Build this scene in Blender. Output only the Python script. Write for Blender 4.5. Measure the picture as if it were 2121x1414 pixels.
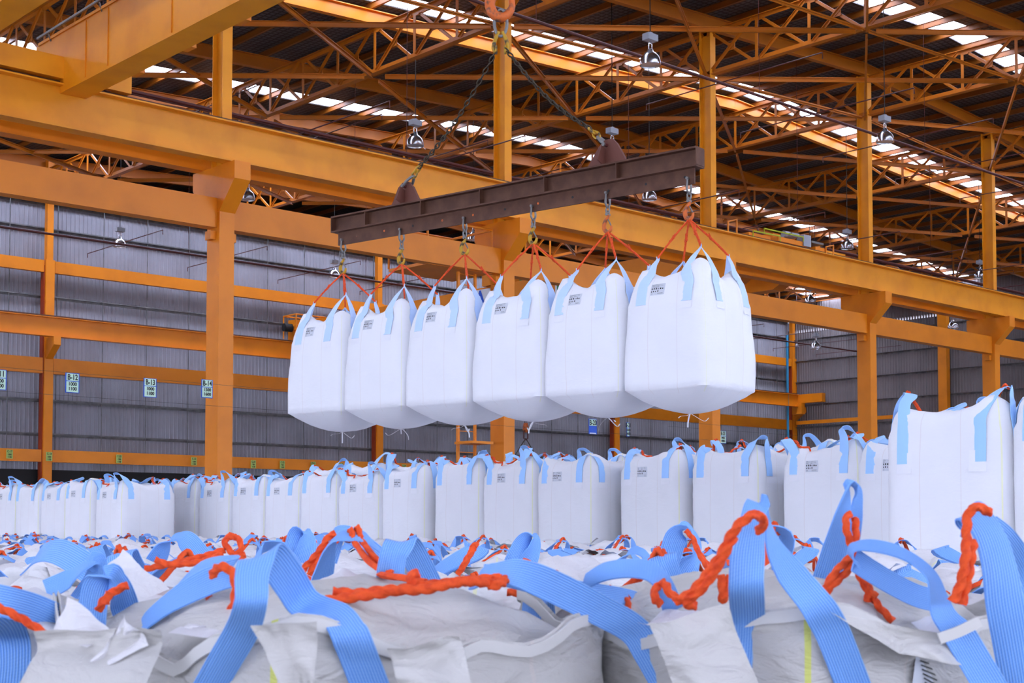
import bpy, math, random
from math import sin, cos, pi, radians, sqrt, tan, atan2
from mathutils import Vector, Matrix, noise
from mathutils.bvhtree import BVHTree
V = Vector
for o in list(bpy.data.objects): bpy.data.objects.remove(o)
SC = bpy.context.scene
COL = SC.collection

# ------------------------------------------------------------ camera, sky, exposure
F, YAW, PITCH, PPY = 2903.87, .8296, .0465, 951.12       # pixels of a 2121 x 1414 frame
CAM_Z = 1.5                                              # everything below is built relative to eye height, lifted at the end
fw = V((cos(YAW)*cos(PITCH), sin(YAW)*cos(PITCH), sin(PITCH)))
rt = V((sin(YAW), -cos(YAW), 0)); up = rt.cross(fw)
cd = bpy.data.cameras.new('camera'); cam = bpy.data.objects.new('camera', cd); COL.objects.link(cam)
cd.sensor_width = 36; cd.lens = F/2121*36; cd.shift_y = (PPY-707)/2121
cd.clip_start = .05; cd.clip_end = 400
cam.matrix_world = Matrix(((rt.x, up.x, -fw.x, 0), (rt.y, up.y, -fw.y, 0), (rt.z, up.z, -fw.z, CAM_Z), (0, 0, 0, 1)))
cd.dof.use_dof = True; cd.dof.focus_distance = 14.5; cd.dof.aperture_fstop = 10.5
SC.camera = cam
w = bpy.data.worlds.new('sky'); SC.world = w; w.use_nodes = True
bg = w.node_tree.nodes['Background']; bg.inputs[0].default_value = (.74, .80, 1.0, 1); bg.inputs[1].default_value = 12.0
SC.view_settings.view_transform = 'Standard'; SC.view_settings.look = 'None'; SC.view_settings.gamma = 1
SC.view_settings.exposure = 0.1
SC.view_settings.use_curve_mapping = False
SC.cycles.max_bounces = 6; SC.cycles.diffuse_bounces = 3; SC.cycles.transparent_max_bounces = 12
SC.cycles.use_denoising = True
SC.cycles.sample_clamp_indirect = 6

def at(x, y, d):                       # a point seen at pixel (x, y), d metres deep
    return (fw + rt*((x-1060.5)/F) - up*((y-PPY)/F))*d
def atY(x, y, Y): r = at(x, y, 1); return r*(Y/r.y)
def atX(x, y, X): r = at(x, y, 1); return r*(X/r.x)
def atZ(x, y, Z): r = at(x, y, 1); return r*(Z/r.z)

# ------------------------------------------------------------ materials
def nmat(name, col, rough=.6, metal=0., bump=None, var=None, spec=.4, trans=0):
    m = bpy.data.materials.new(name); m.use_nodes = True; nt = m.node_tree; N = nt.nodes; Lk = nt.links
    b = N['Principled BSDF']; b.inputs['Base Color'].default_value = (*col, 1)
    b.inputs['Roughness'].default_value = rough; b.inputs['Metallic'].default_value = metal
    b.inputs['Specular IOR Level'].default_value = spec
    tc = N.new('ShaderNodeTexCoord')
    if var:                            # (scale, second colour, lo, hi): worn or dirty blotches
        n = N.new('ShaderNodeTexNoise'); n.inputs['Scale'].default_value = var[0]; n.inputs['Detail'].default_value = 8
        r = N.new('ShaderNodeValToRGB'); r.color_ramp.elements[0].position = var[2]; r.color_ramp.elements[1].position = var[3]
        r.color_ramp.elements[0].color = (*col, 1); r.color_ramp.elements[1].color = (*var[1], 1)
        Lk.new(tc.outputs['Object'], n.inputs['Vector']); Lk.new(n.outputs['Fac'], r.inputs[0]); Lk.new(r.outputs[0], b.inputs['Base Color'])
    if bump:
        n = N.new('ShaderNodeTexNoise'); n.inputs['Scale'].default_value = bump[0]; n.inputs['Detail'].default_value = 4
        bp = N.new('ShaderNodeBump'); bp.inputs['Strength'].default_value = bump[1]; bp.inputs['Distance'].default_value = bump[2]
        Lk.new(tc.outputs['Object'], n.inputs['Vector']); Lk.new(n.outputs['Fac'], bp.inputs['Height']); Lk.new(bp.outputs[0], b.inputs['Normal'])
    return m
def mth(nt, op, a, b=None, c=None):
    n = nt.nodes.new('ShaderNodeMath'); n.operation = op
    for i, v in enumerate((a, b, c)):
        if v is None: continue
        if isinstance(v, (int, float)): n.inputs[i].default_value = v
        else: nt.links.new(v, n.inputs[i])
    return n.outputs[0]
def mixc(nt, fac, a, b):
    n = nt.nodes.new('ShaderNodeMix'); n.data_type = 'RGBA'
    nt.links.new(fac, n.inputs[0])
    for i, v in ((6, a), (7, b)):
        if isinstance(v, tuple): n.inputs[i].default_value = (*v, 1)
        else: nt.links.new(v, n.inputs[i])
    return n.outputs[2]

M = {}
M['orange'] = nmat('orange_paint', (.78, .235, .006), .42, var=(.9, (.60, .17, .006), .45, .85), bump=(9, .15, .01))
M['roof_paint_shaded'] = nmat('shaded_ochre_paint', (.26, .075, .005), .45, var=(.9, (.19, .052, .005), .45, .85))  # purlin colour darkened for the shade under the roof
M['truss_paint_shaded'] = nmat('shaded_orange_paint', (.52, .15, .006), .42, var=(.9, (.38, .10, .005), .45, .85))  # orange darkened for roof shade: trusses, braces, most girders
M['yellow'] = nmat('yellow_paint', (.80, .30, .008), .42, var=(1.1, (.62, .20, .006), .45, .85))
M['orange_dark'] = nmat('dark_red_paint', (.30, .035, .006), .5)
M['rust'] = nmat('rusty_steel', (.085, .032, .017), .62, .2, var=(7, (.13, .055, .03), .4, .7), bump=(40, .3, .004))
M['red_plate'] = nmat('red_brown_steel', (.14, .045, .03), .55, .2, bump=(30, .3, .004))
M['chain'] = nmat('dark_steel_chain', (.06, .045, .03), .45, .7)
M['steel'] = nmat('grey_steel', (.22, .21, .20), .4, .7)
M['hook_yellow'] = nmat('yellow_hook_paint', (.50, .27, .015), .4, .2, var=(14, (.07, .05, .03), .5, .62))
M['hook_orange'] = nmat('orange_red_hook_paint', (.62, .13, .02), .4, .1, var=(14, (.12, .06, .04), .5, .66))
M['pipe_red'] = nmat('dark_red_pipe_paint', (.085, .016, .014), .45)
M['pipe_blue'] = nmat('blue_pipe_paint', (.02, .19, .34), .45)
M['galv'] = nmat('galvanised_girt', (.20, .20, .20), .45, .4, var=(3, (.11, .11, .12), .4, .7))
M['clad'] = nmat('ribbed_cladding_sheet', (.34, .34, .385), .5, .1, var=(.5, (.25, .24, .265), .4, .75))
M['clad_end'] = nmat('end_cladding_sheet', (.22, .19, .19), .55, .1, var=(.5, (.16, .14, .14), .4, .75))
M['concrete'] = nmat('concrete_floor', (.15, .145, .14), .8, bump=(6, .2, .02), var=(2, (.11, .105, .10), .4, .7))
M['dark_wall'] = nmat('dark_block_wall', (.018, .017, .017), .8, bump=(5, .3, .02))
M['chrome'] = nmat('spun_aluminium', (.75, .77, .80), .22, 1.)
M['ballast'] = nmat('grey_ballast_box', (.34, .36, .40), .5, .2)
M['glass_lamp'] = nmat('lamp_lens', (.5, .52, .55), .12, .3)
M['wire'] = nmat('dark_wire', (.03, .03, .03), .5)
M['black'] = nmat('black_rubber', (.012, .012, .014), .6)
M['blue_sign'] = nmat('blue_sign_paint', (.012, .09, .55), .45)
M['pale_sign'] = nmat('pale_green_sign_face', (.58, .80, .62), .5)
M['lime_sign'] = nmat('yellow_green_sign_face', (.42, .55, .14), .5)
M['ink'] = nmat('black_ink', (.012, .014, .012), .6)
M['white_paint'] = nmat('white_paint', (.80, .82, .86), .5)
M['green'] = nmat('green_paint', (.01, .30, .09), .5)
M['lime_rail'] = nmat('lime_handrail_paint', (.42, .50, .01), .5)
M['cord'] = nmat('white_cord', (.84, .84, .88), .7)
M['paper'] = nmat('printed_label_film', (.60, .62, .68), .5)

def rope_mat():
    return nmat('orange_rope', (.80, .085, .010), .75, bump=(260, .6, .002), var=(50, (.62, .045, .006), .45, .7))
M['rope'] = rope_mat()

def strap_mat():
    m = nmat('blue_webbing', (.3, .55, .9), .55, spec=.3); nt = m.node_tree; N = nt.nodes; b = N['Principled BSDF']
    uv = N.new('ShaderNodeUVMap'); sp = N.new('ShaderNodeSeparateXYZ'); nt.links.new(uv.outputs[0], sp.inputs[0])
    x, y = sp.outputs[0], sp.outputs[1]
    s = mth(nt, 'SINE', mth(nt, 'MULTIPLY', x, 2*pi*13))                       # lengthwise ribs
    wv = mth(nt, 'SINE', mth(nt, 'ADD', mth(nt, 'MULTIPLY', y, 900), mth(nt, 'MULTIPLY', x, 60)))
    g = mth(nt, 'MULTIPLY_ADD', mth(nt, 'MULTIPLY', s, mth(nt, 'MULTIPLY_ADD', wv, .2, .8)), .5, .5)
    c = mixc(nt, g, (.31, .55, .95), (.08, .27, .80))
    nt.links.new(c, b.inputs['Base Color'])
    bp = N.new('ShaderNodeBump'); bp.inputs['Strength'].default_value = .5; bp.inputs['Distance'].default_value = .002
    nt.links.new(s, bp.inputs['Height']); nt.links.new(bp.outputs[0], b.inputs['Normal'])
    return m
M['strap'] = strap_mat()
def strap_pale():
    m = nmat('pale_blue_webbing', (.36, .60, .96), .6, spec=.3, bump=(180, .2, .002)); return m
M['strap_pale'] = strap_pale()
M['strap_hang'] = nmat('overlit_blue_webbing', (.52, .68, .95), .6, spec=.3, bump=(180, .2, .002))  # hanging straps: strong light put into a paler blue

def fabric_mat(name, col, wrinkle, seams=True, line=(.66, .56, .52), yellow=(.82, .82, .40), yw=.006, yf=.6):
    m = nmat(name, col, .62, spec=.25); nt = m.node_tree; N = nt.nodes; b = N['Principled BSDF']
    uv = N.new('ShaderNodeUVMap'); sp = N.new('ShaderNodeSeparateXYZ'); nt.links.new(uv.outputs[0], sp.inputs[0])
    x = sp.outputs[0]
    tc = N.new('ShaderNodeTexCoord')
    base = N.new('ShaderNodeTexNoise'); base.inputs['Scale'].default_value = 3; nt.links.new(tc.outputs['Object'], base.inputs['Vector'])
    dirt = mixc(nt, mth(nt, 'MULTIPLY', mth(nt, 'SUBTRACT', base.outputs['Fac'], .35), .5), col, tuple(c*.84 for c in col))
    if seams:
        fr = mth(nt, 'FRACT', x)
        d1 = mth(nt, 'ABSOLUTE', mth(nt, 'SUBTRACT', mth(nt, 'ABSOLUTE', mth(nt, 'SUBTRACT', fr, .5)), .2))
        line_f = mth(nt, 'MULTIPLY', mth(nt, 'LESS_THAN', d1, .0045), .30)
        c = mixc(nt, line_f, dirt, line)
        dy = mth(nt, 'ABSOLUTE', mth(nt, 'SUBTRACT', x, 3.0))
        c = mixc(nt, mth(nt, 'MULTIPLY', mth(nt, 'LESS_THAN', dy, yw), yf), c, yellow)
    else: c = dirt
    nt.links.new(c, b.inputs['Base Color'])
    # wrinkles: stretched noise
    mp = N.new('ShaderNodeMapping'); mp.inputs['Scale'].default_value = (1, 1, 2.6); nt.links.new(tc.outputs['Object'], mp.inputs[0])
    n1 = N.new('ShaderNodeTexNoise'); n1.inputs['Scale'].default_value = 7; n1.inputs['Detail'].default_value = 5; n1.inputs['Distortion'].default_value = 1.2
    nt.links.new(mp.outputs[0], n1.inputs['Vector'])
    bp = N.new('ShaderNodeBump'); bp.inputs['Strength'].default_value = wrinkle; bp.inputs['Distance'].default_value = .03
    nt.links.new(n1.outputs['Fac'], bp.inputs['Height'])
    wv = N.new('ShaderNodeTexNoise'); wv.inputs['Scale'].default_value = 420; nt.links.new(tc.outputs['Object'], wv.inputs['Vector'])
    b2 = N.new('ShaderNodeBump'); b2.inputs['Strength'].default_value = .12; b2.inputs['Distance'].default_value = .002
    nt.links.new(wv.outputs['Fac'], b2.inputs['Height']); nt.links.new(bp.outputs[0], b2.inputs['Normal']); nt.links.new(b2.outputs[0], b.inputs['Normal'])
    return m
M['fabric'] = fabric_mat('white_woven_fabric', (.80, .80, .83), .12)
M['fabric_field'] = fabric_mat('white_crumpled_fabric', (.74, .73, .74), .55)
M['fabric_near'] = fabric_mat('shaded_cream_fabric', (.54, .52, .50), .75, yellow=(.62, .64, .14), yw=.007, yf=.9)  # cream cloth, darkened further for the shade on the nearest bags
M['fabric_hang'] = fabric_mat('clean_white_fabric', (.82, .82, .85), .10, yellow=(.80, .80, .52), yw=.005, yf=.5)
M['patch'] = nmat('white_patch_cloth', (.80, .80, .84), .7, bump=(30, .3, .01))
M['tape'] = nmat('cream_tape', (.62, .60, .58), .7)
M['film'] = fabric_mat('crinkled_white_film', (.72, .70, .72), .7, False)

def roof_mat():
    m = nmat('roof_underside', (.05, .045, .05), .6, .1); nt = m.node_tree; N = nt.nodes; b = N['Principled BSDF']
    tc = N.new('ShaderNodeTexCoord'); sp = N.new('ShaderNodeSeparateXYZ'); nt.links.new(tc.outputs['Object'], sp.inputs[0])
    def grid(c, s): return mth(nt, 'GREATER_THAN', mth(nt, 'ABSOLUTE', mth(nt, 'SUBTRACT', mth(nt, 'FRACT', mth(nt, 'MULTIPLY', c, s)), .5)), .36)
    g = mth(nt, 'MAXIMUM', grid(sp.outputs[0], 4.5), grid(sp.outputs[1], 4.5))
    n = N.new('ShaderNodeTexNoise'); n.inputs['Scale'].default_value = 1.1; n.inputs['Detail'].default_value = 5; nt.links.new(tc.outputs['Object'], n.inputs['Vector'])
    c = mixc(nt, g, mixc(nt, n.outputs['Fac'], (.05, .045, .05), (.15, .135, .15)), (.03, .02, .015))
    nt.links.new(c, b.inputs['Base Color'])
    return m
M['roof'] = roof_mat()
def skylight_mat():
    m = bpy.data.materials.new('clear_corrugated_sheet'); m.use_nodes = True; nt = m.node_tree; N = nt.nodes
    N.remove(N['Principled BSDF']); t = N.new('ShaderNodeBsdfTransparent'); t.inputs[0].default_value = (.93, .95, 1, 1)
    tr = N.new('ShaderNodeBsdfTranslucent'); tr.inputs[0].default_value = (.9, .92, 1, 1)
    mx = N.new('ShaderNodeMixShader'); mx.inputs[0].default_value = .25
    nt.links.new(t.outputs[0], mx.inputs[1]); nt.links.new(tr.outputs[0], mx.inputs[2]); nt.links.new(mx.outputs[0], N['Material Output'].inputs[0])
    return m
M['skylight'] = skylight_mat()

# ------------------------------------------------------------ mesh helpers
class MB:
    def __init__(s): s.v = []; s.f = []; s.uv = []; s.smooth = []
    def add(s, vs, fs, uvs=None, smooth=False):
        b = len(s.v); s.v += [tuple(p) for p in vs]
        for i, f in enumerate(fs):
            s.f.append(tuple(b+k for k in f)); s.uv.append(uvs[i] if uvs else None); s.smooth.append(smooth)
        return s
    def box(s, a, b):
        x0, y0, z0 = a; x1, y1, z1 = b
        return s.add([(x0,y0,z0),(x1,y0,z0),(x1,y1,z0),(x0,y1,z0),(x0,y0,z1),(x1,y0,z1),(x1,y1,z1),(x0,y1,z1)],
              [(0,3,2,1),(4,5,6,7),(0,1,5,4),(1,2,6,5),(2,3,7,6),(3,0,4,7)])
    def bar(s, p, q, wd, ht, upv=(0,0,1), off=(0,0)):   # rectangular bar from p to q
        p = V(p); q = V(q); d = (q-p).normalized(); u = V(upv)
        sd = d.cross(u)
        if sd.length < 1e-4: sd = d.cross(V((1,0,0)))
        sd.normalize(); u = sd.cross(d).normalized()
        o = sd*off[0]+u*off[1]; c = []
        for e in (p, q):
            for i, j in ((-1,-1),(1,-1),(1,1),(-1,1)): c.append(e+o+sd*(wd/2*i)+u*(ht/2*j))
        return s.add(c, [(0,1,2,3)[::-1],(4,5,6,7)[::1],(0,1,5,4),(1,2,6,5),(2,3,7,6),(3,0,4,7)])
    def tube(s, pts, r, n=8, lobes=0, twist=0, caps=True, uvs=False):
        pts = [V(p) for p in pts]; m = len(pts)
        rs = r if isinstance(r, (list, tuple)) else [r]*m
        t0 = (pts[1]-pts[0]).normalized(); a = t0.orthogonal().normalized(); vs = []; L = 0
        for i in range(m):
            if i: L += (pts[i]-pts[i-1]).length
            t = (pts[min(i+1,m-1)]-pts[max(i-1,0)])
            t = t.normalized() if t.length > 1e-9 else t0
            a = (a-t*a.dot(t)); a = a.normalized() if a.length > 1e-6 else t.orthogonal().normalized()
            b = t.cross(a)
            for k in range(n):
                th = 2*pi*k/n; rr = rs[i]*(1+.24*cos(lobes*(th-twist*L))) if lobes else rs[i]
                vs.append(pts[i]+(a*cos(th)+b*sin(th))*rr)
        fs = [(i*n+k, i*n+(k+1)%n, (i+1)*n+(k+1)%n, (i+1)*n+k) for i in range(m-1) for k in range(n)]
        if caps: fs += [tuple(range(n))[::-1], tuple((m-1)*n+k for k in range(n))]
        return s.add(vs, fs, None, True)
    def lathe(s, prof, c=(0,0,0), n=16, axis=None):
        vs = [(c[0]+r*cos(2*pi*k/n), c[1]+r*sin(2*pi*k/n), c[2]+z) for r, z in prof for k in range(n)]
        fs = [(i*n+k, i*n+(k+1)%n, (i+1)*n+(k+1)%n, (i+1)*n+k) for i in range(len(prof)-1) for k in range(n)]
        return s.add(vs, fs, None, True)
    def prism(s, poly, fn, h0, h1):       # polygon (a,b) pushed between h0 and h1, fn maps (a,b,h)
        n = len(poly); vs = [fn(a, b, h0) for a, b in poly]+[fn(a, b, h1) for a, b in poly]
        return s.add(vs, [tuple(range(n)), tuple(range(n, 2*n))[::-1]]+[(i, i+n, (i+1)%n+n, (i+1)%n) for i in range(n)])
    def ribbon(s, pts, wds, sides, th=.004, na=4, cup=0):
        m = len(pts); vs = []; L = 0; Ls = []
        for i in range(m):
            if i: L += (V(pts[i])-V(pts[i-1])).length
            Ls.append(L)
            t = (V(pts[min(i+1,m-1)])-V(pts[max(i-1,0)])).normalized()
            sd = V(sides[i]); sd = (sd-t*sd.dot(t)); sd = sd.normalized() if sd.length > 1e-5 else t.orthogonal().normalized()
            nn = t.cross(sd)
            for j in range(na+1):
                f = j/na*2-1
                base = V(pts[i])+sd*(f*wds[i]/2)+nn*(cup*wds[i]*(f*f-.4))
                vs += [base+nn*(th/2), base-nn*(th/2)]
        k = 2*(na+1); fs = []; uv = []
        for i in range(m-1):
            for j in range(na):
                a = i*k+2*j; q = (a, a+2, a+2+k, a+k); u = [(j/na, Ls[i]), ((j+1)/na, Ls[i]), ((j+1)/na, Ls[i+1]), (j/na, Ls[i+1])]
                fs.append(q); uv.append(u); fs.append((a+1, a+1+k, a+3+k, a+3)); uv.append([u[0], u[3], u[2], u[1]])
            for j in (0, na):
                a = i*k+2*j; fs.append((a, a+k, a+k+1, a+1)); uv.append([(0, 0)]*4)
        for i in (0, m-1):
            for j in range(na):
                a = i*k+2*j; fs.append((a, a+1, a+3, a+2)); uv.append([(0, 0)]*4)
        return s.add(vs, fs, uv, True)
    def build(s, name, mat, parent=None, recalc=False):
        me = bpy.data.meshes.new(name); me.from_pydata(s.v, [], s.f)
        mats = mat if isinstance(mat, list) else [mat]
        for x in mats: me.materials.append(M[x] if isinstance(x, str) else x)
        if any(s.uv):
            ul = me.uv_layers.new(name='UVMap'); i = 0
            for f, u in zip(s.f, s.uv):
                for k in range(len(f)):
                    if u: ul.data[i].uv = u[k]
                    i += 1
        me.polygons.foreach_set('use_smooth', s.smooth)
        if recalc:
            import bmesh
            bm = bmesh.new(); bm.from_mesh(me); bmesh.ops.recalc_face_normals(bm, faces=bm.faces); bm.to_mesh(me); bm.free()
        me.update()
        if any(s.smooth): me.set_sharp_from_angle(angle=radians(55))
        o = bpy.data.objects.new(name, me); COL.objects.link(o)
        if parent: o.parent = parent
        return o
def smooth_path(pts, n=6):
    pts = [V(p) for p in pts]; out = []
    P = [pts[0]*2-pts[1]]+pts+[pts[-1]*2-pts[-2]]
    for i in range(1, len(P)-2):
        a, b, c, d = P[i-1], P[i], P[i+1], P[i+2]
        for k in range(n):
            t = k/n
            out.append(.5*((2*b)+(c-a)*t+(2*a-5*b+4*c-d)*t*t+(-a+3*b-3*c+d)*t**3))
    out.append(pts[-1]); return out
def lerp_list(vals, n):
    out = []
    for i in range(len(vals)-1):
        for k in range(n):
            t = k/n; out.append(vals[i]*(1-t)+vals[i+1]*t)
    out.append(vals[-1]); return out
def tag(o, label=None, cat=None, group=None, kind=None):
    if label: o['label'] = label
    if cat: o['category'] = cat
    if group: o['group'] = group
    if kind: o['kind'] = kind
    return o
def thing(name, label, cat, loc=(0,0,0), rz=0, group=None, kind=None):
    o = bpy.data.objects.new(name, None); COL.objects.link(o); o.location = loc; o.rotation_euler = (0, 0, rz)
    o.empty_display_size = .1
    return tag(o, label, cat, group, kind)
def kids(o): return [c for c in bpy.data.objects if c.parent == o]
TREE = {}
def tree(o):
    if o.name not in TREE: TREE[o.name] = [(c, tree(c)) for c in kids(o)]
    return TREE[o.name]
def copy_tree(o, loc=None, rz=None, label=None, cat=None, group=None):
    t = tree(o)
    def rec(x, sub, par):
        c = x.copy(); COL.objects.link(c)
        if par: c.parent = par
        for a, b in sub: rec(a, b, c)
        return c
    c = rec(o, t, None)
    if loc is not None: c.location = loc
    if rz is not None: c.rotation_euler = (0, 0, rz)
    if label: c['label'] = label
    if cat: c['category'] = cat
    if group: c['group'] = group
    elif 'group' in c.keys(): del c['group']
    return c
def ibeam(mb, p, q, h, wd, tf=.03, tw=.02, upv=(0,0,1)):
    mb.bar(p, q, wd, tf, upv, (0, h/2-tf/2)); mb.bar(p, q, wd, tf, upv, (0, -h/2+tf/2)); mb.bar(p, q, tw, h-2*tf, upv)
    return mb

ORD = 'first second third fourth fifth sixth seventh eighth ninth tenth eleventh twelfth thirteenth fourteenth fifteenth sixteenth seventeenth eighteenth nineteenth twentieth'.split()
def nth(i):
    if i < 20: return ORD[i]
    t_, u_ = divmod(i+1, 10); T = ['', '', 'twenty', 'thirty', 'forty', 'fifty'][t_]
    return T+'-'+ORD[u_-1] if u_ else {20: 'twentieth', 30: 'thirtieth', 40: 'fortieth', 50: 'fiftieth'}[i+1]
# ------------------------------------------------------------ hall frame of reference
X0, YA, YW, XE, L = 17.155, 28.97, 58.61, 80.3, 9.0      # first column, tall column row, side wall row, end wall, bay
XR, SL = 44.155, .0506                                   # ridge and roof slope
def hz(base, x): return base-SL*abs(x-XR)
FLOOR = -CAM_Z

def plane_obj(name, a, b, z, mat):
    return tag(MB().box((a[0], a[1], z-.1), (b[0], b[1], z)).build(name, mat), kind='structure')
plane_obj('floor', (-14, -14), (81, 77), FLOOR, 'concrete')

# roof sheets between the skylight strips
SKY = [(-6.2, -5.2), (4.4, 5.4), (14.6, 15.6), (24.7, 25.7), (33.9, 34.9), (44.8, 45.8), (53.8, 56.4)]  # strips over the camera unseen, added for light; last one broadened for it
XS, XN, YS, YN = -12.0, 80.9, -12.0, 76.0
mb = MB(); ys = YS
ed = []
for a, b in SKY: ed.append((ys, a)); ys = b
ed.append((ys, YN))
xs = [XS]+[XR]+[XN]
for a, b in ed:
    for xa, xb in zip(xs[:-1], xs[1:]):
        za, zb = hz(17.30, xa), hz(17.30, xb)
        mb.add([(xa,a,za),(xb,a,zb),(xb,b,zb),(xa,b,za),(xa,a,za+.08),(xb,a,zb+.08),(xb,b,zb+.08),(xa,b,za+.08)],
               [(0,3,2,1),(4,5,6,7),(0,1,5,4),(1,2,6,5),(2,3,7,6),(3,0,4,7)])
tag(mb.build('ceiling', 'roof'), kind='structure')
for i, (a, b) in enumerate(SKY):
    mb = MB(); n = 8
    for xa, xb in ((XS, XR), (XR, XN)):
        vs = []
        for k in range(n+1):
            y = a+(b-a)*k/n; dz = .03*(k % 2)
            vs += [(xa, y, hz(17.33, xa)+dz), (xb, y, hz(17.33, xb)+dz)]
        mb.add(vs, [(2*k, 2*k+1, 2*k+3, 2*k+2) for k in range(n)])
    tag(mb.build('window_%d' % (i+1), 'skylight'), kind='structure')

for nm_, a_, b_ in (('wall_right_unseen', (-12.3,-12.3), (80.9,-12.1)), ('wall_near_unseen', (-12.3,-12.3), (-12.1,59.3))):   # unseen walls added behind the camera, open band shaped to light the bags
    tag(MB().box((*a_, 3.0), (*b_, 14.4)).build(nm_, 'clad_end'), kind='structure')
    tag(MB().box((*a_, FLOOR), (*b_, .9)).build(nm_+'_base', 'clad_end'), kind='structure')

# purlins across the roof
mbp = MB(); ibeam(mbp, (0, YS+.3, 0), (0, YN-.3, 0), .2, .09, .012, .012)
pur0 = None
x = 9.5; k = 0
while x < 80.5:
    if pur0 is None:
        pur0 = mbp.build('roof_purlin', 'roof_paint_shaded'); o = pur0
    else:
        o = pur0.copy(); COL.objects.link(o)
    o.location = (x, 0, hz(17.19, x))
    tag(o, 'shade-darkened ochre roof purlin under the roof sheets, %s counted from the camera end' % nth(k), 'roof beam', 'purlins under the roof', 'thing')
    x += 1.5; k += 1
# roof girders up and down the slope
RY = [16.97, 22.97, 28.97, 34.97, 40.97, 46.97, 52.97, 58.97, 64.97, 70.97]
RN = ['fourth from the skylight-lit one towards the camera', 'orange roof girder above the near row of roof struts', 'orange roof girder over the tops of the tall columns', 'brightly lit orange roof girder beside the long central skylight', 'shaded orange roof girder between the two long skylights', 'orange roof girder just behind the far long skylight', 'orange roof girder just in front of the side wall top', 'orange roof girder over the side wall top', 'orange roof girder seen over the side wall, first beyond it', 'orange roof girder seen over the side wall, second beyond it']
for y, lab in zip(RY, RN):
    mb = MB()
    for xa, xb in ((9, XR), (XR, 80.3)):
        a = (xa, y, hz(16.84, xa)); b = (xb, y, hz(16.84, xb)); ibeam(mb, a, b, .44, .2, .025, .018)
    if y < 20: lab = 'orange roof girder high over the hanging load'
    tag(mb.build('roof_girder', 'orange' if y == 34.97 else 'truss_paint_shaded'), lab, 'roof beam', None, 'thing')  # skylit girder keeps full orange, the rest take the shaded copy

# ------------------------------------------------------------ roof trusses
def truss(x, y0, y1, label, group):
    zc = hz(15.06, x)
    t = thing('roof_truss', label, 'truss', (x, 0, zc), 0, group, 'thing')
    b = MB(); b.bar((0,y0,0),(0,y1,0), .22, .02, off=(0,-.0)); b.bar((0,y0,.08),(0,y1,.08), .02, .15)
    b.build('bottom_chord', 'truss_paint_shaded', t)
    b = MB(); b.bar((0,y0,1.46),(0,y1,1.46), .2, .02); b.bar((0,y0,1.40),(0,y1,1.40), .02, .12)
    b.build('top_chord', 'truss_paint_shaded', t)
    n = int(round((y1-y0)/2)); vm = dm = em = None
    def inst(src, yy, name, mk):
        if src is None: o = mk().build(name, 'truss_paint_shaded', t); src = o.data
        else:
            o = bpy.data.objects.new(name, src); COL.objects.link(o); o.parent = t
        o.location = (0, yy, 0); return src
    def mv():
        b = MB(); b.bar((0,0,.05),(0,0,1.42), .11, .012, (1,0,0)); b.bar((.03,0,.05),(.03,0,1.42), .012, .06, (0,1,0)); return b
    def md(s):
        def f():
            b = MB(); z0, z1 = (.06, 1.40) if s > 0 else (1.40, .06)
            b.bar((.03*s,.14,z0),(.03*s,1.86,z1), .012, .09, (0,0,1)); b.bar((.06*s,.14,z0),(.06*s,1.86,z1), .05, .012, (0,0,1), (0,.04))
            if s > 0: b.box((-.012,.86,.62),(.012,1.14,.86)); b.box((-.012,.0,.02),(.012,.24,.16)); b.box((-.012,1.78,1.3),(.012,2.0,1.44))
            return b
        return f
    for k in range(n+1): vm = inst(vm, y0+2*k, 'vertical', mv)
    for k in range(n):
        dm = inst(dm, y0+2*k, 'diagonal', md(1)); em = inst(em, y0+2*k, 'diagonal', md(-1))
    return t
TN = ['nearest, over the first tall column', 'over the second tall column', 'meeting the third tall column', 'at the ridge, meeting the fourth tall column', 'meeting the fifth tall column', 'second before the end wall', 'closest to the end wall']
for k in range(-1, 7):
    x = X0+L*k
    tx = 'over the bridge crane at top left' if k < 0 else TN[k]
    truss(x, YA+.0, YA+46, 'orange roof truss towards the side wall, '+tx, 'roof trusses towards the side wall')
    truss(x, YA-18, YA, 'orange roof truss on the near side, '+tx, 'roof trusses on the near side')
# struts and flat cross bracing at the truss feet
for y in (YA-6, YA):
    for k in range(0, 6):
        xa, xb = X0+L*k+.15, X0+L*(k+1)-.15
        b = MB(); b.bar((xa,y,hz(15.0,xa)),(xb,y,hz(15.0,xb)), .12, .02); b.bar((xa,y,hz(15.0,xa)),(xb,y,hz(15.0,xb)), .02, .12)
        tag(b.build('roof_strut', 'truss_paint_shaded'), 'thin orange roof strut, '+('over the tall columns, ' if y == YA else 'on the camera side, ')+['first bay','second bay','third bay','fourth bay','fifth bay','bay nearest the end wall'][k], 'roof brace', 'struts between the truss feet', 'thing')
for k in range(0, 6):
    for y in (YA-12, YA-6, YA, YA+6, YA+12, YA+18):
        for s in (0, 1):
            xa, xb = X0+L*k, X0+L*(k+1); ya, yb = (y, y+6) if s else (y+6, y)
            p = V((xa, ya, hz(14.98, xa)-.02-.05*s)); q = V((xb, yb, hz(14.98, xb)-.02-.05*s)); d = (q-p)*.03
            b = MB(); b.bar(p+d, q-d, .012, .15); b.bar(p+d, q-d, .06, .012, off=(.03, .07)); b.bar(p+d, q-d, .06, .012, off=(.03, -.07))
            tag(b.build('roof_brace', 'truss_paint_shaded'), 'flat orange roof brace, %s bay, %s panel from side wall, %s of its cross' % (nth(k), nth(5-int(round((y-YA+12)/6))), 'upper member' if s else 'lower member'), 'roof brace', 'cross braces between the trusses', 'thing')

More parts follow.
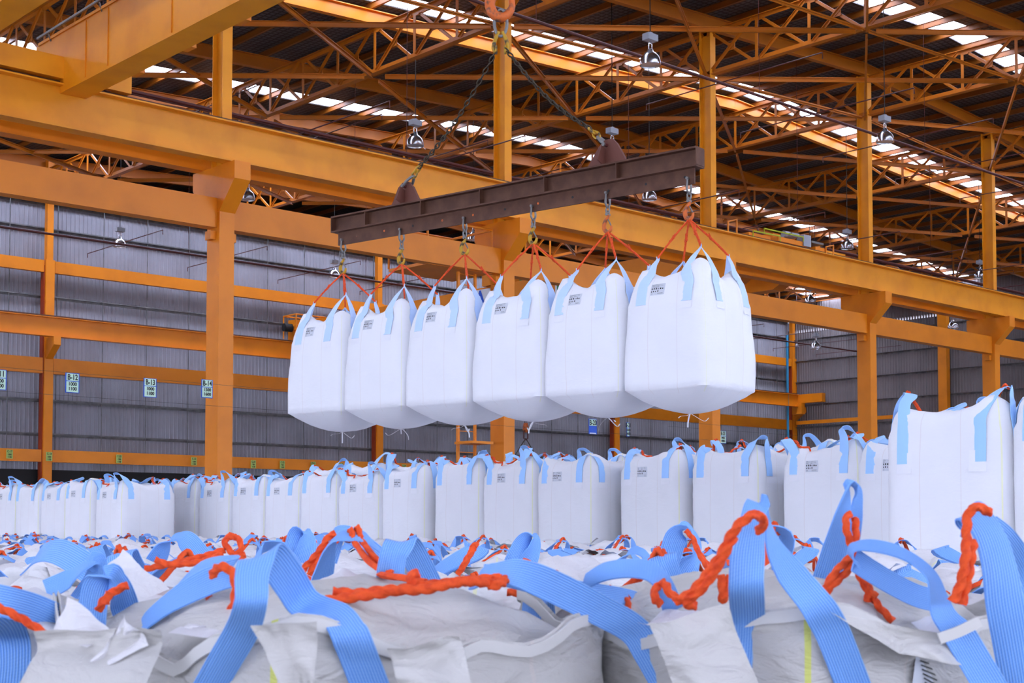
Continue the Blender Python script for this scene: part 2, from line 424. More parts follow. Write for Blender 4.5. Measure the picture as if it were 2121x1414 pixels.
# ------------------------------------------------------------ tall column row with crane runways
CN = ['leftmost of the tall row, full height in view', 'second tall column, foot behind the hanging bags', 'third tall column, mostly behind the last hanging bag', 'fourth tall column, right of the hanging bags', 'fifth tall column, right edge of the picture']
def tall_column(x, label):
    t = thing('crane_column', 'orange steel crane column with forked head, '+label, 'column', (x, YA, FLOOR), 0, 'tall crane columns', 'thing')
    z = lambda h: h-FLOOR
    b = MB(); b.box((-.20,-.28,0), (.20,.28,z(8.0))); b.build('shaft', 'orange', t)
    b = MB()
    poly = [(-.28,z(7.35)),(.28,z(7.35)),(.95,z(8.02)),(.95,z(8.44)),(-.95,z(8.44)),(-.95,z(8.02))]
    b.prism(poly, lambda a, c, h: (h, a, c), -.215, .215); b.build('corbel', 'orange', t)
    b = MB(); top = z(hz(16.6, x)); lo = z(8.44)
    b.bar((0,-.22,lo),(0,-.22,top), .26, .03, (0,1,0)); b.bar((0,.22,lo),(0,.22,top), .26, .03, (0,1,0)); b.bar((0,0,lo),(0,0,top), .02, .44, (0,1,0))
    b.box((-.13,-.23,lo),(.13,-.20,z(9.7)))
    b.build('upper_post', 'yellow', t)
    b = MB(); b.box((-.35,-.12,z(6.70)),(-.2,.12,z(6.9))); b.box((.2,-.12,z(6.70)),(.35,.12,z(6.9))); b.build('seat_bracket', 'orange', t)
    return t
for k in range(5): tall_column(X0+L*k, CN[k])
tall_column(X0+L*5, 'sixth tall column, beyond the right edge'); tall_column(X0+L*6, 'seventh tall column, nearest the end wall'); tall_column(X0-L, 'before the leftmost visible one')
for k in range(-1, 6):
    xa, xb = X0+L*k+.205, X0+L*(k+1)-.205
    b = MB(); b.box((xa, YA-.17, 6.98), (xb, YA+.17, 7.68))
    tag(b.build('tie_beam', 'orange'), 'orange box tie beam joining two tall columns, '+['at the left edge under the crane runway','from leftmost column to second column','behind the hanging bags','from third to fourth tall column','from fourth to fifth tall column','past the fifth tall column','nearest the end wall'][k+1], 'beam', 'tie beams between the tall columns', 'thing')
def runway(y, label, mat):
    t = thing('crane_runway', label, 'crane beam', (0, y, 0), 0, None, 'thing')
    b = MB(); b.bar((3,0,9.36),(79.6,0,9.36), .42, .035); b.build('top_flange', mat, t)
    b = MB(); b.bar((3,0,8.91),(79.6,0,8.91), .03, .87); b.build('web', mat, t)
    b = MB(); b.bar((3,0,8.46),(79.6,0,8.46), .36, .035); b.build('bottom_flange', mat, t)
    b = MB(); b.bar((3,0,9.42),(79.6,0,9.42), .06, .09); b.build('crane_rail', 'rust', t)
    return t
runway(YA-.62, 'orange crane runway girder on the near side of the tall columns', 'yellow')
runway(YA+.62, 'orange crane runway girder on the far side of the tall columns', 'orange')

# ------------------------------------------------------------ side wall (left far)
def cladding(name, p, q, z0, z1, nrm, mat, pitch=.2, depth=.035):
    p = V(p); q = V(q); d = q-p; n = int(d.length/pitch); vs = []; nrm = V(nrm)
    for k in range(n+1):
        base = p+d*(k/n)
        for off, fr in ((0,0),(0,.55),(depth,.7),(depth,.85)):
            pt = base+d.normalized()*(fr*pitch)+nrm*off
            vs += [(pt.x, pt.y, z0), (pt.x, pt.y, z1)]
    m = len(vs)//2-1
    return MB().add(vs, [(2*i, 2*i+2, 2*i+3, 2*i+1) for i in range(m)]).build(name, mat)
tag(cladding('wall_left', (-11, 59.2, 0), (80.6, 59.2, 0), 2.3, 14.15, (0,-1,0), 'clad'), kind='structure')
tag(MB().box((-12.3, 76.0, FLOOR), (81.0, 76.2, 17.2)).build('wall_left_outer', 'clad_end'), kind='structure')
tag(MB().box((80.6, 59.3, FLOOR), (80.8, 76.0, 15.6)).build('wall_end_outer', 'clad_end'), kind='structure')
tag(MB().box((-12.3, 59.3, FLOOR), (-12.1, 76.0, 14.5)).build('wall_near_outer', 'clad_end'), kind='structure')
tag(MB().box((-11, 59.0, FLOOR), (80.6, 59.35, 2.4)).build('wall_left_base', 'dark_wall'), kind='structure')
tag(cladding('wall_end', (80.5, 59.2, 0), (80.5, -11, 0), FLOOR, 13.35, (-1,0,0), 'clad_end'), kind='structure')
tag(cladding('wall_end_upper', (80.7, 59.2, 0), (80.7, -11, 0), 13.52, 15.6, (-1,0,0), 'clad_end'), kind='structure')
b = MB()
for k in range(350):                                     # closure strip: daylight shows between its teeth
    y = 59.2-.2*k; b.box((80.5, y-.1, 13.3), (80.7, y, 13.56))
tag(b.build('wall_end_closure', 'clad_end'), kind='structure')
for z in (3.93, 5.42, 9.98, 12.97, 14.1):
    b = MB(); b.bar((3,58.98,z),(80.2,58.98,z), .16, .015, off=(0,.06)); b.bar((3,59.05,z),(80.2,59.05,z), .015, .14); b.bar((3,58.9,z+.04),(80.2,58.9,z+.04), .012, .05)
    tag(b.build('wall_girt', 'galv'), 'grey steel girt along the ribbed side wall, '+{3.93:'lowest of them',5.42:'second lowest of them',9.98:'just above the wall crane runway',12.97:'second from the top',14.1:'topmost of them'}[z], 'wall rail', 'girts on the side wall', 'thing')
x = 20.2; k = 0
while x < 79:
    if abs((x-26.16) % 18) > .5:
        b = MB(); b.tube([(x,58.93,2.4),(x,58.93,15.4)], .022, 6)
        tag(b.build('sag_rod', 'galv'), 'thin vertical rod tying the side wall girts, %s from the left' % nth(k), 'rod', 'sag rods on the side wall', 'thing')
    x += 2.17; k += 1
for z in (4.2, 6.7, 8.22, 9.80, 11.27, 12.75):
    b = MB(); b.bar((80.3,58.6,z),(80.3,5,z), .015, .14); b.bar((80.22,58.6,z+.06),(80.22,5,z+.06), .16, .015)
    tag(b.build('wall_girt', 'galv'), 'dark grey girt along the brown end wall, '+{4.2:'below the orange beam',6.7:'just under the orange beam',8.22:'first above the orange beam',9.8:'second above the orange beam',11.27:'third above the orange beam',12.75:'topmost one'}[z], 'wall rail', 'girts on the end wall', 'thing')
y = 56.2; k = 0
while y > 30:
    if abs(y-46.8) > .6:
        b = MB(); b.tube([(80.2,y,FLOOR),(80.2,y,13.3)], .022, 6)
        tag(b.build('sag_rod', 'galv'), 'thin vertical rod tying the end wall girts, %s from the corner' % nth(k), 'rod', 'sag rods on the end wall', 'thing')
    y -= 2.0; k += 1
for n_, (za, zb) in {'the lowest, carrying the small yellow-green signs': (2.72, 3.25), 'the middle, just above the blue-framed signs': (6.57, 7.25), 'the highest, above the wall crane runway': (11.0, 11.52)}.items():
    for k in range(-1, 3):
        xa, xb = X0+L+18*k+.25, X0+L+18*(k+1)-.25
        b = MB(); b.box((xa, YW-.12, za), (xb, YW+.12, zb))
        where = ['at the left edge', 'between the first and second wall columns', 'between the second and third wall columns', 'running into the far corner'][k+1]
        tag(b.build('wall_beam', 'orange'), 'orange side wall beam, %s, %s' % (n_.split(',')[0], where), 'beam', None, 'thing')
for k in range(-1, 4):
    x = X0+L+18*k
    t = thing('wall_column', 'orange side wall column with small corbel, '+['left of the picture', 'at the left edge behind the B-12 sign', 'left of the hanging bags', 'below the hanging bags at mid right', 'in the far corner beside the blue pipe'][k+1], 'column', (x, YW, FLOOR), 0, None, 'thing')
    z = lambda h: h-FLOOR
    MB().box((-.2,-.2,0),(.2,.2,z(11.55))).build('shaft', 'orange', t)
    MB().box((-.14,-.14,z(11.55)),(.14,.14,z(hz(16.9, x)))).build('upper_shaft', 'orange', t)
    MB().box((-.26,-.1,0),(-.2,.2,z(11.3))).build('left_face_strip', 'orange_dark', t)  # dark red strip over the column's left face
    MB().prism([(-.2,z(7.2)),(-.2,z(8.1)),(-1.0,z(8.1)),(-1.0,z(7.75))], lambda a, c, h: (h, a, c), -.16, .16).build('corbel', 'orange', t)
t = thing('crane_runway', 'orange crane runway girder carried along the side wall columns', 'crane beam', (0, YW-.78, 0), 0, None, 'thing')
MB().bar((3,0,8.93),(79.6,0,8.93), .36, .03).build('top_flange', 'orange', t)
MB().bar((3,0,8.52),(79.6,0,8.52), .03, .8).build('web', 'orange', t)
MB().bar((3,0,8.12),(79.6,0,8.12), .32, .03).build('bottom_flange', 'orange', t)
MB().bar((3,0,8.99),(79.6,0,8.99), .06, .08).build('crane_rail', 'rust', t)
b = MB(); b.bar((80.0,58.2,7.03),(80.0,5,7.03), .16, .24)
tag(b.build('wall_beam', 'orange'), 'orange beam running along the brown end wall', 'beam', None, 'thing')
b = MB(); b.box((79.75,46.5,FLOOR),(80.15,47.1,15.4)); tag(b.build('end_wall_column', 'orange'), 'orange column against the brown end wall', 'column', None, 'thing')
b = MB(); b.box((79.6,55.8,8.35),(80.0,58.2,8.95)); b.box((79.5,57.4,7.6),(79.9,58.2,8.35))
tag(b.build('end_bracket', 'orange'), 'orange corner bracket beside the blue pipe', 'beam', None, 'thing')
b = MB(); b.tube([(78.6,57.9,FLOOR),(78.6,57.9,13.0)], .09, 10); tag(b.build('down_pipe', 'pipe_blue'), 'blue down pipe standing in the far wall corner', 'pipe')

# ------------------------------------------------------------ red sprinkler pipes
def pipe(y, z, x0, x1, label, ys_, br, r=.045):
    t = thing('sprinkler_pipe', label, 'pipe', (0, y, z), 0, None)
    MB().tube([(x0,0,0),(x1,0,0)], r, 8).build('main_pipe', 'pipe_red', t)
    x = br[0]
    while x < x1:
        b = MB(); b.tube([(x,-3.4,-.13),(x,-3.4,.04),(x,2.9,.04),(x,2.9,-.13)], .018, 6); b.build('branch_pipe', 'pipe_red', t); x += br[1]
    for x in range(int(x0)+3, int(x1), 9):
        b = MB(); b.tube([(x+.7,0,0),(x+.7,0,hz(17.1,x)-z)], .008, 4); b.build('hanger_rod', 'pipe_red', t)
    return t
pipe(30.2, 10.23, 11, 78, 'dark red sprinkler pipe just above the crane runway', 0, (20.5, 4.5))
pipe(25, 12.54, 11, 78, 'dark red sprinkler pipe crossing in front of the tall columns', 0, (31, 4.5))
pipe(51, 11.07, 16, 78, 'dark red sprinkler pipe in front of the side wall', 0, (25.7, 4.6))
pipe(39.5, 13.3, 16, 78, 'dark red sprinkler pipe high behind the tall columns', 0, (22.7, 4.6), .03)

# ------------------------------------------------------------ high bay lamps
def make_lamp():
    t = thing('high_bay_lamp', 'x', 'lamp')
    b = MB(); b.lathe([(.03,.30),(.06,.27),(.075,.22),(.13,.19),(.20,.10),(.225,0),(.228,-.07),(.218,-.07),(.21,0),(.18,.09),(.1,.17),(0,.18)], n=24); b.build('reflector', 'chrome', t)
    b = MB(); b.lathe([(0,-.06),(.12,-.065),(.212,-.05)], n=24); b.build('lens', 'glass_lamp', t)
    b = MB(); b.tube([(-.05,0,.28),(-.05,0,.40),(.05,0,.40),(.05,0,.28)], .012, 6); b.tube([(0,0,.4),(0,0,.47)], .02, 6); b.build('bracket', 'chrome', t)
    b = MB(); b.box((-.15,-.09,.46),(.15,.09,.60)); b.box((-.04,-.04,.60),(.04,.04,.64)); b.build('ballast_box', 'ballast', t)
    return t
lamp0 = make_lamp()
LP = [(860,300,'beside the left lifting chain'), (1347,132,'largest one, high right of the lifting chains'), (1345,412,'just below the spreader beam at right'), (248,510,'in front of the side wall at left'), (513,412,'small one right of the leftmost tall column'), (692,573,'behind the first crane hook'), (981,496,'behind the third crane hook'), (1833,292,'against the long skylight at upper right'), (1755,514,'left of the fourth column, over the distant crane'), (2030,574,'beside the fifth tall column'), (1678,626,'under the runway right of the last hanging bag'), (1690,722,'small one in front of the end wall'), (1974,680,'tiny one against the end wall column'), (1268,316,'dark one behind the right lifting lug')]
for i, (px, py, lab) in enumerate(LP):
    z = 11.75 if py < 650 else 11.2
    p = atZ(px, py-3, z)
    if p.length > 76: p = p*(76/p.length)
    o = lamp0 if i == 0 else copy_tree(lamp0)
    o.scale = (1.2, 1.2, 1.2)
    o.location = (p.x, p.y, p.z); tag(o, 'silver bell-shaped high bay lamp, '+lab, 'lamp', 'high bay lamps')
    b = MB(); b.tube([(0,0,.62),(0,0,(hz(17.35 if any(a_ < p.y < b_ for a_, b_ in SKY) else 17.285,p.x)-p.z)/1.2)], .012, 5); b.build('hanging_wire', 'wire', o)
TREE.clear()
# bare pendant drop near the far corner
p = atX(1651, 714, 74); b = MB(); b.tube([(p.x,p.y,p.z+4),(p.x,p.y,p.z)], .02, 6); b.lathe([(.02,.1),(.1,.0),(.12,-.12),(0,-.12)], p, 12)
tag(b.build('pendant_lamp', 'ballast'), 'small grey pendant on a long drop near the far corner', 'lamp')

# ------------------------------------------------------------ near bridge crane (top left)
t = thing('bridge_crane', 'huge orange box-girder bridge crane across the top left corner', 'crane', (0,0,0))
def girder(x0, x1, nm):
    b = MB(); poly = [(29.55,9.95),(28.33,9.2),(3,9.2),(3,10.45),(29.55,10.5)]
    b.prism(poly, lambda a, c, h: (h, a, c), x0, x1); g = b.build('box_girder', 'yellow', t)
    b = MB(); b.bar((x0+.02,3,10.5),(x0+.02,29.4,10.52), .1, .06); b.bar((x1-.02,3,10.5),(x1-.02,29.4,10.52), .1, .06); b.build('top_lip', 'yellow', g)
    b = MB()
    for y in (27.1, 26.1, 23.5, 20, 16): b.bar((x0-.008,y,9.25),(x0-.008,y,10.45), .015, .03)
    b.build('stiffener', 'orange', g)
    return g
g = girder(12.83, 13.42, 'a'); girder(9.75, 10.35, 'b')
for y in (26.3, 24.2, 22.2, 19.6): MB().box((13.42,y,9.35),(13.75,y+.35,9.55)).build('walkway_bracket', 'orange', t)
b = MB(); b.bar((13.75,3,9.6),(13.75,28.2,9.6), .06, .12); b.build('walkway_edge', 'orange', t)
b = MB(); b.tube([(12.75,3,10.9),(12.75,29.3,10.62)], .035, 6)
for y in (28.8, 26.4, 24, 21.6, 19.2, 16.8): b.tube([(12.83,y,10.45),(12.75,y,10.9-.28*(y-3)/26.3)], .02, 5)
b.build('cable_pipe', 'steel', t)
b = MB(); b.box((8.9,28.15,9.48),(14.4,28.6,9.95)); b.build('end_carriage', 'yellow', t)
b = MB(); b.box((9.6,28.7,9.95),(10.6,29.5,10.3)); b.tube([(9.3,29.1,10.15),(9.6,29.1,10.15)], .17, 12); b.build('drive_motor', 'hook_yellow', t)
for x in (9.4, 13.9):
    b = MB(); b.tube([(x,28.28,9.62),(x,28.42,9.62)], .17, 16); b.build('wheel', 'rust', t)

# ------------------------------------------------------------ far bridge crane behind the tall row
CX = 39.6
t = thing('bridge_crane', 'orange bridge crane spanning from side wall to tall columns, behind the hanging bags', 'crane', (CX,0,0))
b = MB(); b.prism([(57.9,9.15),(56.2,8.75),(31.2,8.6),(29.6,9.45),(29.5,10.12),(58.2,10.12)], lambda a, c, h: (h, a, c), -.3, .3); b.build('box_girder', 'orange', t)
b = MB(); b.prism([(57.9,9.15),(56.2,8.75),(31.2,8.6),(29.6,9.45),(29.5,10.12),(58.2,10.12)], lambda a, c, h: (h, a, c), 1.9, 2.5); b.build('box_girder', 'orange', t)
b = MB(); b.box((-1.4,57.6,9.02),(3.6,58.05,9.5)); b.build('end_carriage', 'orange', t)
b = MB(); b.box((-1.6,29.4,9.46),(3.9,29.85,9.9)); b.build('end_carriage', 'yellow', t)
def rail_frame(b, x0, x1, y0, y1, z, h=1.0, r=.035, mid=True):
    cs = [(x0,y0),(x1,y0),(x1,y1),(x0,y1)]
    for i, (x, y) in enumerate(cs):
        b.tube([(x,y,z),(x,y,z+h)], r, 6); x2, y2 = cs[(i+1)%4]; b.tube([(x,y,z+h),(x2,y2,z+h)], r, 6)
        if mid: b.tube([(x,y,z+h/2),(x2,y2,z+h/2)], r, 6)
b = MB(); rail_frame(b, -1.5, .2, 57.2, 58.3, 9.15, 1.1); b.build('handrail', 'orange', t)
b = MB(); b.box((-1.5,57.3,9.5),(-.9,57.9,10.0)); b.tube([(-.8,57.6,9.75),(.2,57.6,9.75)], .2, 12); b.build('drive_motor', 'orange', t)
b = MB(); b.tube([(-1.95,57.6,9.6),(-1.5,57.6,9.6)], .2, 12); b.build('buffer', 'black', t)
# machinery on top at the column end
def pxbox(nm, mat, x0, y0, x1, y1, Y=28.35, dp=.5):       # parts of the machinery, in the crane's own frame
    p = atY(x0, y0, Y); q = atY(x1, y1, Y); MB().box((p.x-CX, Y, q.z), (q.x-CX, Y+dp, p.z)).build(nm, mat, t)
pxbox('machine_base', 'orange', 1551, 480, 1596, 500); pxbox('machine_base', 'orange', 1612, 489, 1672, 512)
pxbox('machine_base', 'orange', 1689, 510, 1712, 524); pxbox('control_cabinet', 'ballast', 1665, 485, 1680, 512, 28.3, .3)
pxbox('cable_duct', 'steel', 1681, 498, 1706, 508); pxbox('gearbox', 'ballast', 1641, 481, 1656, 492)
p = atY(1632, 486, 28.6); b = MB(); b.tube([(p.x-CX-.25, 28.6, p.z), (p.x-CX+.25, 28.6, p.z)], .11, 14); b.build('drum', 'ballast', t)
def pxrail(nm, mat, pts, r=.022, Y=28.3):
    b = MB(); b.tube([(q.x-CX, Y, q.z) for q in (atY(*k, Y) for k in pts)], r, 6); b.build(nm, mat, t)
pxrail('handrail', 'lime_rail', [(1560, 489), (1560, 478), (1616, 489), (1616, 500)]); pxrail('handrail', 'lime_rail', [(1583, 484), (1583, 473), (1664, 491), (1664, 500)])
pxrail('handrail', 'orange', [(1508, 482), (1508, 459), (1526, 454), (1526, 484)], .035); pxrail('handrail', 'orange', [(1711, 526), (1711, 511), (1726, 508), (1726, 530)], .03)
b = MB()
for y0 in (32.4, 33.6):
    b.tube(smooth_path([(-.35,y0,9.9),(-.4,y0-.3,9.3),(-.4,y0-.6,9.1),(-.4,y0-.95,9.3),(-.35,y0-1.1,9.9)], 5), .05, 6)
b.build('cable_loop', 'black', t)
# sign plates on the far crane
def text_mesh(txt, size, ax='CENTER', bold=0, sx=1):
    c = bpy.data.curves.new('t', 'FONT'); c.body = txt; c.size = size; c.align_x = ax; c.align_y = 'CENTER'; c.extrude = .002; c.offset = bold
    o = bpy.data.objects.new('t', c); COL.objects.link(o)
    dg = bpy.context.evaluated_depsgraph_get(); me = bpy.data.meshes.new_from_object(o.evaluated_get(dg))
    bpy.data.objects.remove(o); bpy.data.curves.remove(c)
    for v in me.vertices: v.co.x *= sx
    return me
def text_obj(txt, size, loc, parent, mat, face='-y', bold=0, sx=1, name='lettering'):
    me = text_mesh(txt, size, 'CENTER', bold, sx); me.materials.clear(); me.materials.append(M[mat])
    o = bpy.data.objects.new(name, me); COL.objects.link(o); o.parent = parent; o.location = loc
    o.rotation_euler = (pi/2, 0, 0) if face == '-y' else (pi/2, 0, -pi/2)
    return o
p = atX(985, 622, CX-.33)
s = thing('crane_sign', 'white sign with blue letter A on the far crane girder', 'sign', (p.x, p.y, p.z))
MB().box((-.02,-1.0,-.42),(0,.35,.42)).build('sign_plate', 'white_paint', s)
text_obj('A', 1.0, (-.03,-.33,-.02), s, 'blue_sign', '-x', .02)
p = atX(1163, 594, CX-.33)
s = thing('crane_sign', 'white sign with green cross on the far crane girder', 'sign', (p.x, p.y, p.z))
MB().box((-.02,-.45,-.42),(0,.35,.32)).build('sign_plate', 'white_paint', s)
MB().box((-.04,-.32,-.1),(-.02,.22,.1)).box((-.04,-.15,-.3),(-.02,.07,.28)).build('green_cross', 'green', s)
p = atX(1072, 577, CX+.2)
b = MB(); b.box((p.x,p.y-.3,10.12),(p.x+.3,p.y+.35,10.42)); tag(b.build('winch_motor', 'green'), 'green motor on top of the far crane girder', 'motor')
# its hook with two sling legs, and the ladder on the second tall column
p = atX(1089, 905, 40.9)
s = thing('crane_hook', 'orange hook block with two dark sling legs, seen under the hanging bags', 'hook', (p.x, p.y, p.z))
MB().lathe([(0,.62),(.09,.6),(.13,.45),(.13,.3),(.07,.2),(0,.2)], n=14).build('hook_block', 'hook_orange', s)
MB().tube([(-.12,0,.28),(-.12,0,-.05),(0,0,-.12),(.12,0,-.05),(.12,0,.28)], .03, 6).build('shackle', 'pipe_red', s)
MB().tube([(0,0,-.05),(-.5,.5,-1.15)], .022, 6).build('sling_leg', 'chain', s); MB().tube([(0,0,-.05),(.45,-.45,-1.15)], .022, 6).build('sling_leg', 'chain', s)
MB().tube([(-.04,0,.6),(-.04,0,10.14-p.z)], .012, 5).tube([(.04,0,.6),(.04,0,10.14-p.z)], .012, 5).build('hoist_rope', 'wire', s)
tag(MB().box((CX-.5, atX(1089,905,40.9).y-.8, 10.13), (CX+2.7, atX(1089,905,40.9).y+.8, 10.6)).build('hoist_trolley', 'orange'), 'orange hoist trolley on the far bridge crane, above its hanging hook', 'trolley')
s = thing('ladder', 'orange caged ladder fixed beside the second tall column', 'ladder', (X0+L-.75, YA+.35, FLOOR))
b = MB()
for y in (0,): b.box((-.62,-.03,0),(-.54,.03,9.3)); b.box((0,-.03,0),(.07,.03,9.3))
b.build('stile', 'orange', s)
b = MB()
for k in range(32): b.bar((-.55,0,.3+.29*k),(.02,0,.3+.29*k), .025, .025)
b.build('rungs', 'orange', s)
for z in (2.2, 3.7, 5.2, 6.7): MB().box((-.66,-.7,z),(.1,.05,z+.07)).build('cage_hoop', 'orange', s)
s = thing('ladder_platform', 'orange platform with handrails at the second tall column', 'platform', (X0+L-1.5, YA+.5, 7.05))
MB().box((-1.2,-.5,-.08),(1.1,1.2,0)).build('deck', 'orange', s)
b = MB(); rail_frame(b, -1.2, 1.1, -.5, 1.2, 0, 1.15, .035); b.build('handrail', 'orange', s)

# ------------------------------------------------------------ hanging bay signs
def bay_sign(px, py, Y, l1, l2, l3, label, wd=.31, ht=.42, blank=False):
    p = atY(px, py, Y); s = thing('bay_sign', label, 'sign', (p.x, p.y, p.z), 0, 'blue bay signs')
    MB().box((-wd/2,0,-ht/2),(wd/2,.012,ht/2)).build('sign_board', 'blue_sign', s)
    if blank:
        MB().box((-wd/2+.02,-.006,.02),(wd/2-.02,0,ht/2-.015)).build('sign_face', 'pale_sign', s)
        text_obj(l1, .2, (0,-.009,.105), s, 'ink', bold=.004, sx=.78); MB().box((-.13,-.006,-ht/2+.01),(.13,0,-ht/2+.04)).build('sign_strip', 'white_paint', s); return s
    MB().box((-wd/2+.02,-.006,.045),(wd/2-.02,0,ht/2-.012)).build('sign_face', 'pale_sign', s)
    MB().box((-wd/2+.02,-.006,-ht/2+.015),(wd/2-.02,0,.03)).build('sign_face', 'pale_sign', s)
    text_obj(l1, .165, (0,-.009,.118), s, 'ink', bold=.004, sx=.74)
    text_obj(l2, .10, (0,-.009,-.025), s, 'ink', bold=.003, sx=.95); text_obj(l3, .10, (0,-.009,-.125), s, 'ink', bold=.003, sx=.95)
    MB().tube([(-wd/2+.03,.006,ht/2),(-wd/2+.03,.006,ht/2+.03)], .004, 4).build('wire_tie', 'wire', s)
    return s
bay_sign(-2, 786, 28.0, 'B-11', '1000', '1100', 'blue-framed bay sign B-11 cut by the left edge')
bay_sign(150, 793, 28.0, 'B-12', '1000', '1100', 'blue-framed hanging bay sign reading B-12')
bay_sign(311, 803, 28.0, 'B-13', '1000', '1100', 'blue-framed hanging bay sign reading B-13')
bay_sign(429, 805, 28.0, 'B-14', '1500', '1600', 'blue-framed bay sign B-14 beside the leftmost tall column', .29)
bay_sign(1228, 883, 28.0, 'B-20', '', '', 'bay sign B-20 with a blue lower half, under the hanging bags', .33, .44, True)
bay_sign(1301, 889, 28.0, 'B-21', '1400', '1600', 'narrow twisted bay sign right of the B-20 sign', .12)
bay_sign(1497, 905, 29.7, 'B-23', '1400', '1600', 'pale bay sign B-23 half behind the third tall column', .36)
p = atY(1497, 891, 29.73); tag(MB().tube([(34.0,29.72,p.z+.005),(44.0,29.72,p.z+.005)], .004, 4).build('sign_wire', 'wire'), 'thin wire behind the third tall column holding the B-23 sign', 'wire')
for z, yy in ((770, 28.0), (818, 28.0)):
    a = atY(150, z, yy); b = MB(); b.tube([(8,28.02,a.z),(34.9,28.02,a.z-.1)], .004, 4); tag(b.build('sign_wire', 'wire'), 'thin wire the bay signs hang on, '+('upper one' if z == 770 else 'lower one'), 'wire')
for px, py, tx, e in [(20,940,'C-17','1000'),(102,945,'C-18','1000'),(247,950,'C-20','1200'),(402,955,'C-22','1200'),(525,961,'C-24','900'),(585,962,'C-25','900'),(649,964,'C-26','1300'),(707,966,'C-27','1200'),(789,970,'C-28','1300'),(837,969,'C-29','1200')]:
    p = atY(px, py, YW-.24)
    s = thing('wall_sign', 'small yellow-green sign %s on the lowest side wall beam' % tx, 'sign', (p.x,p.y,p.z), 0, 'small signs on the wall beam')
    MB().box((-.14,0,-.19),(.14,.02,.19)).build('sign_board', 'lime_sign', s)
    text_obj(tx, .13, (0,-.004,.11), s, 'ink', bold=.003, sx=.8); text_obj(e, .1, (0,-.004,-.02), s, 'ink', bold=.003, sx=.9); text_obj('1100', .1, (0,-.004,-.13), s, 'ink', bold=.003, sx=.9)
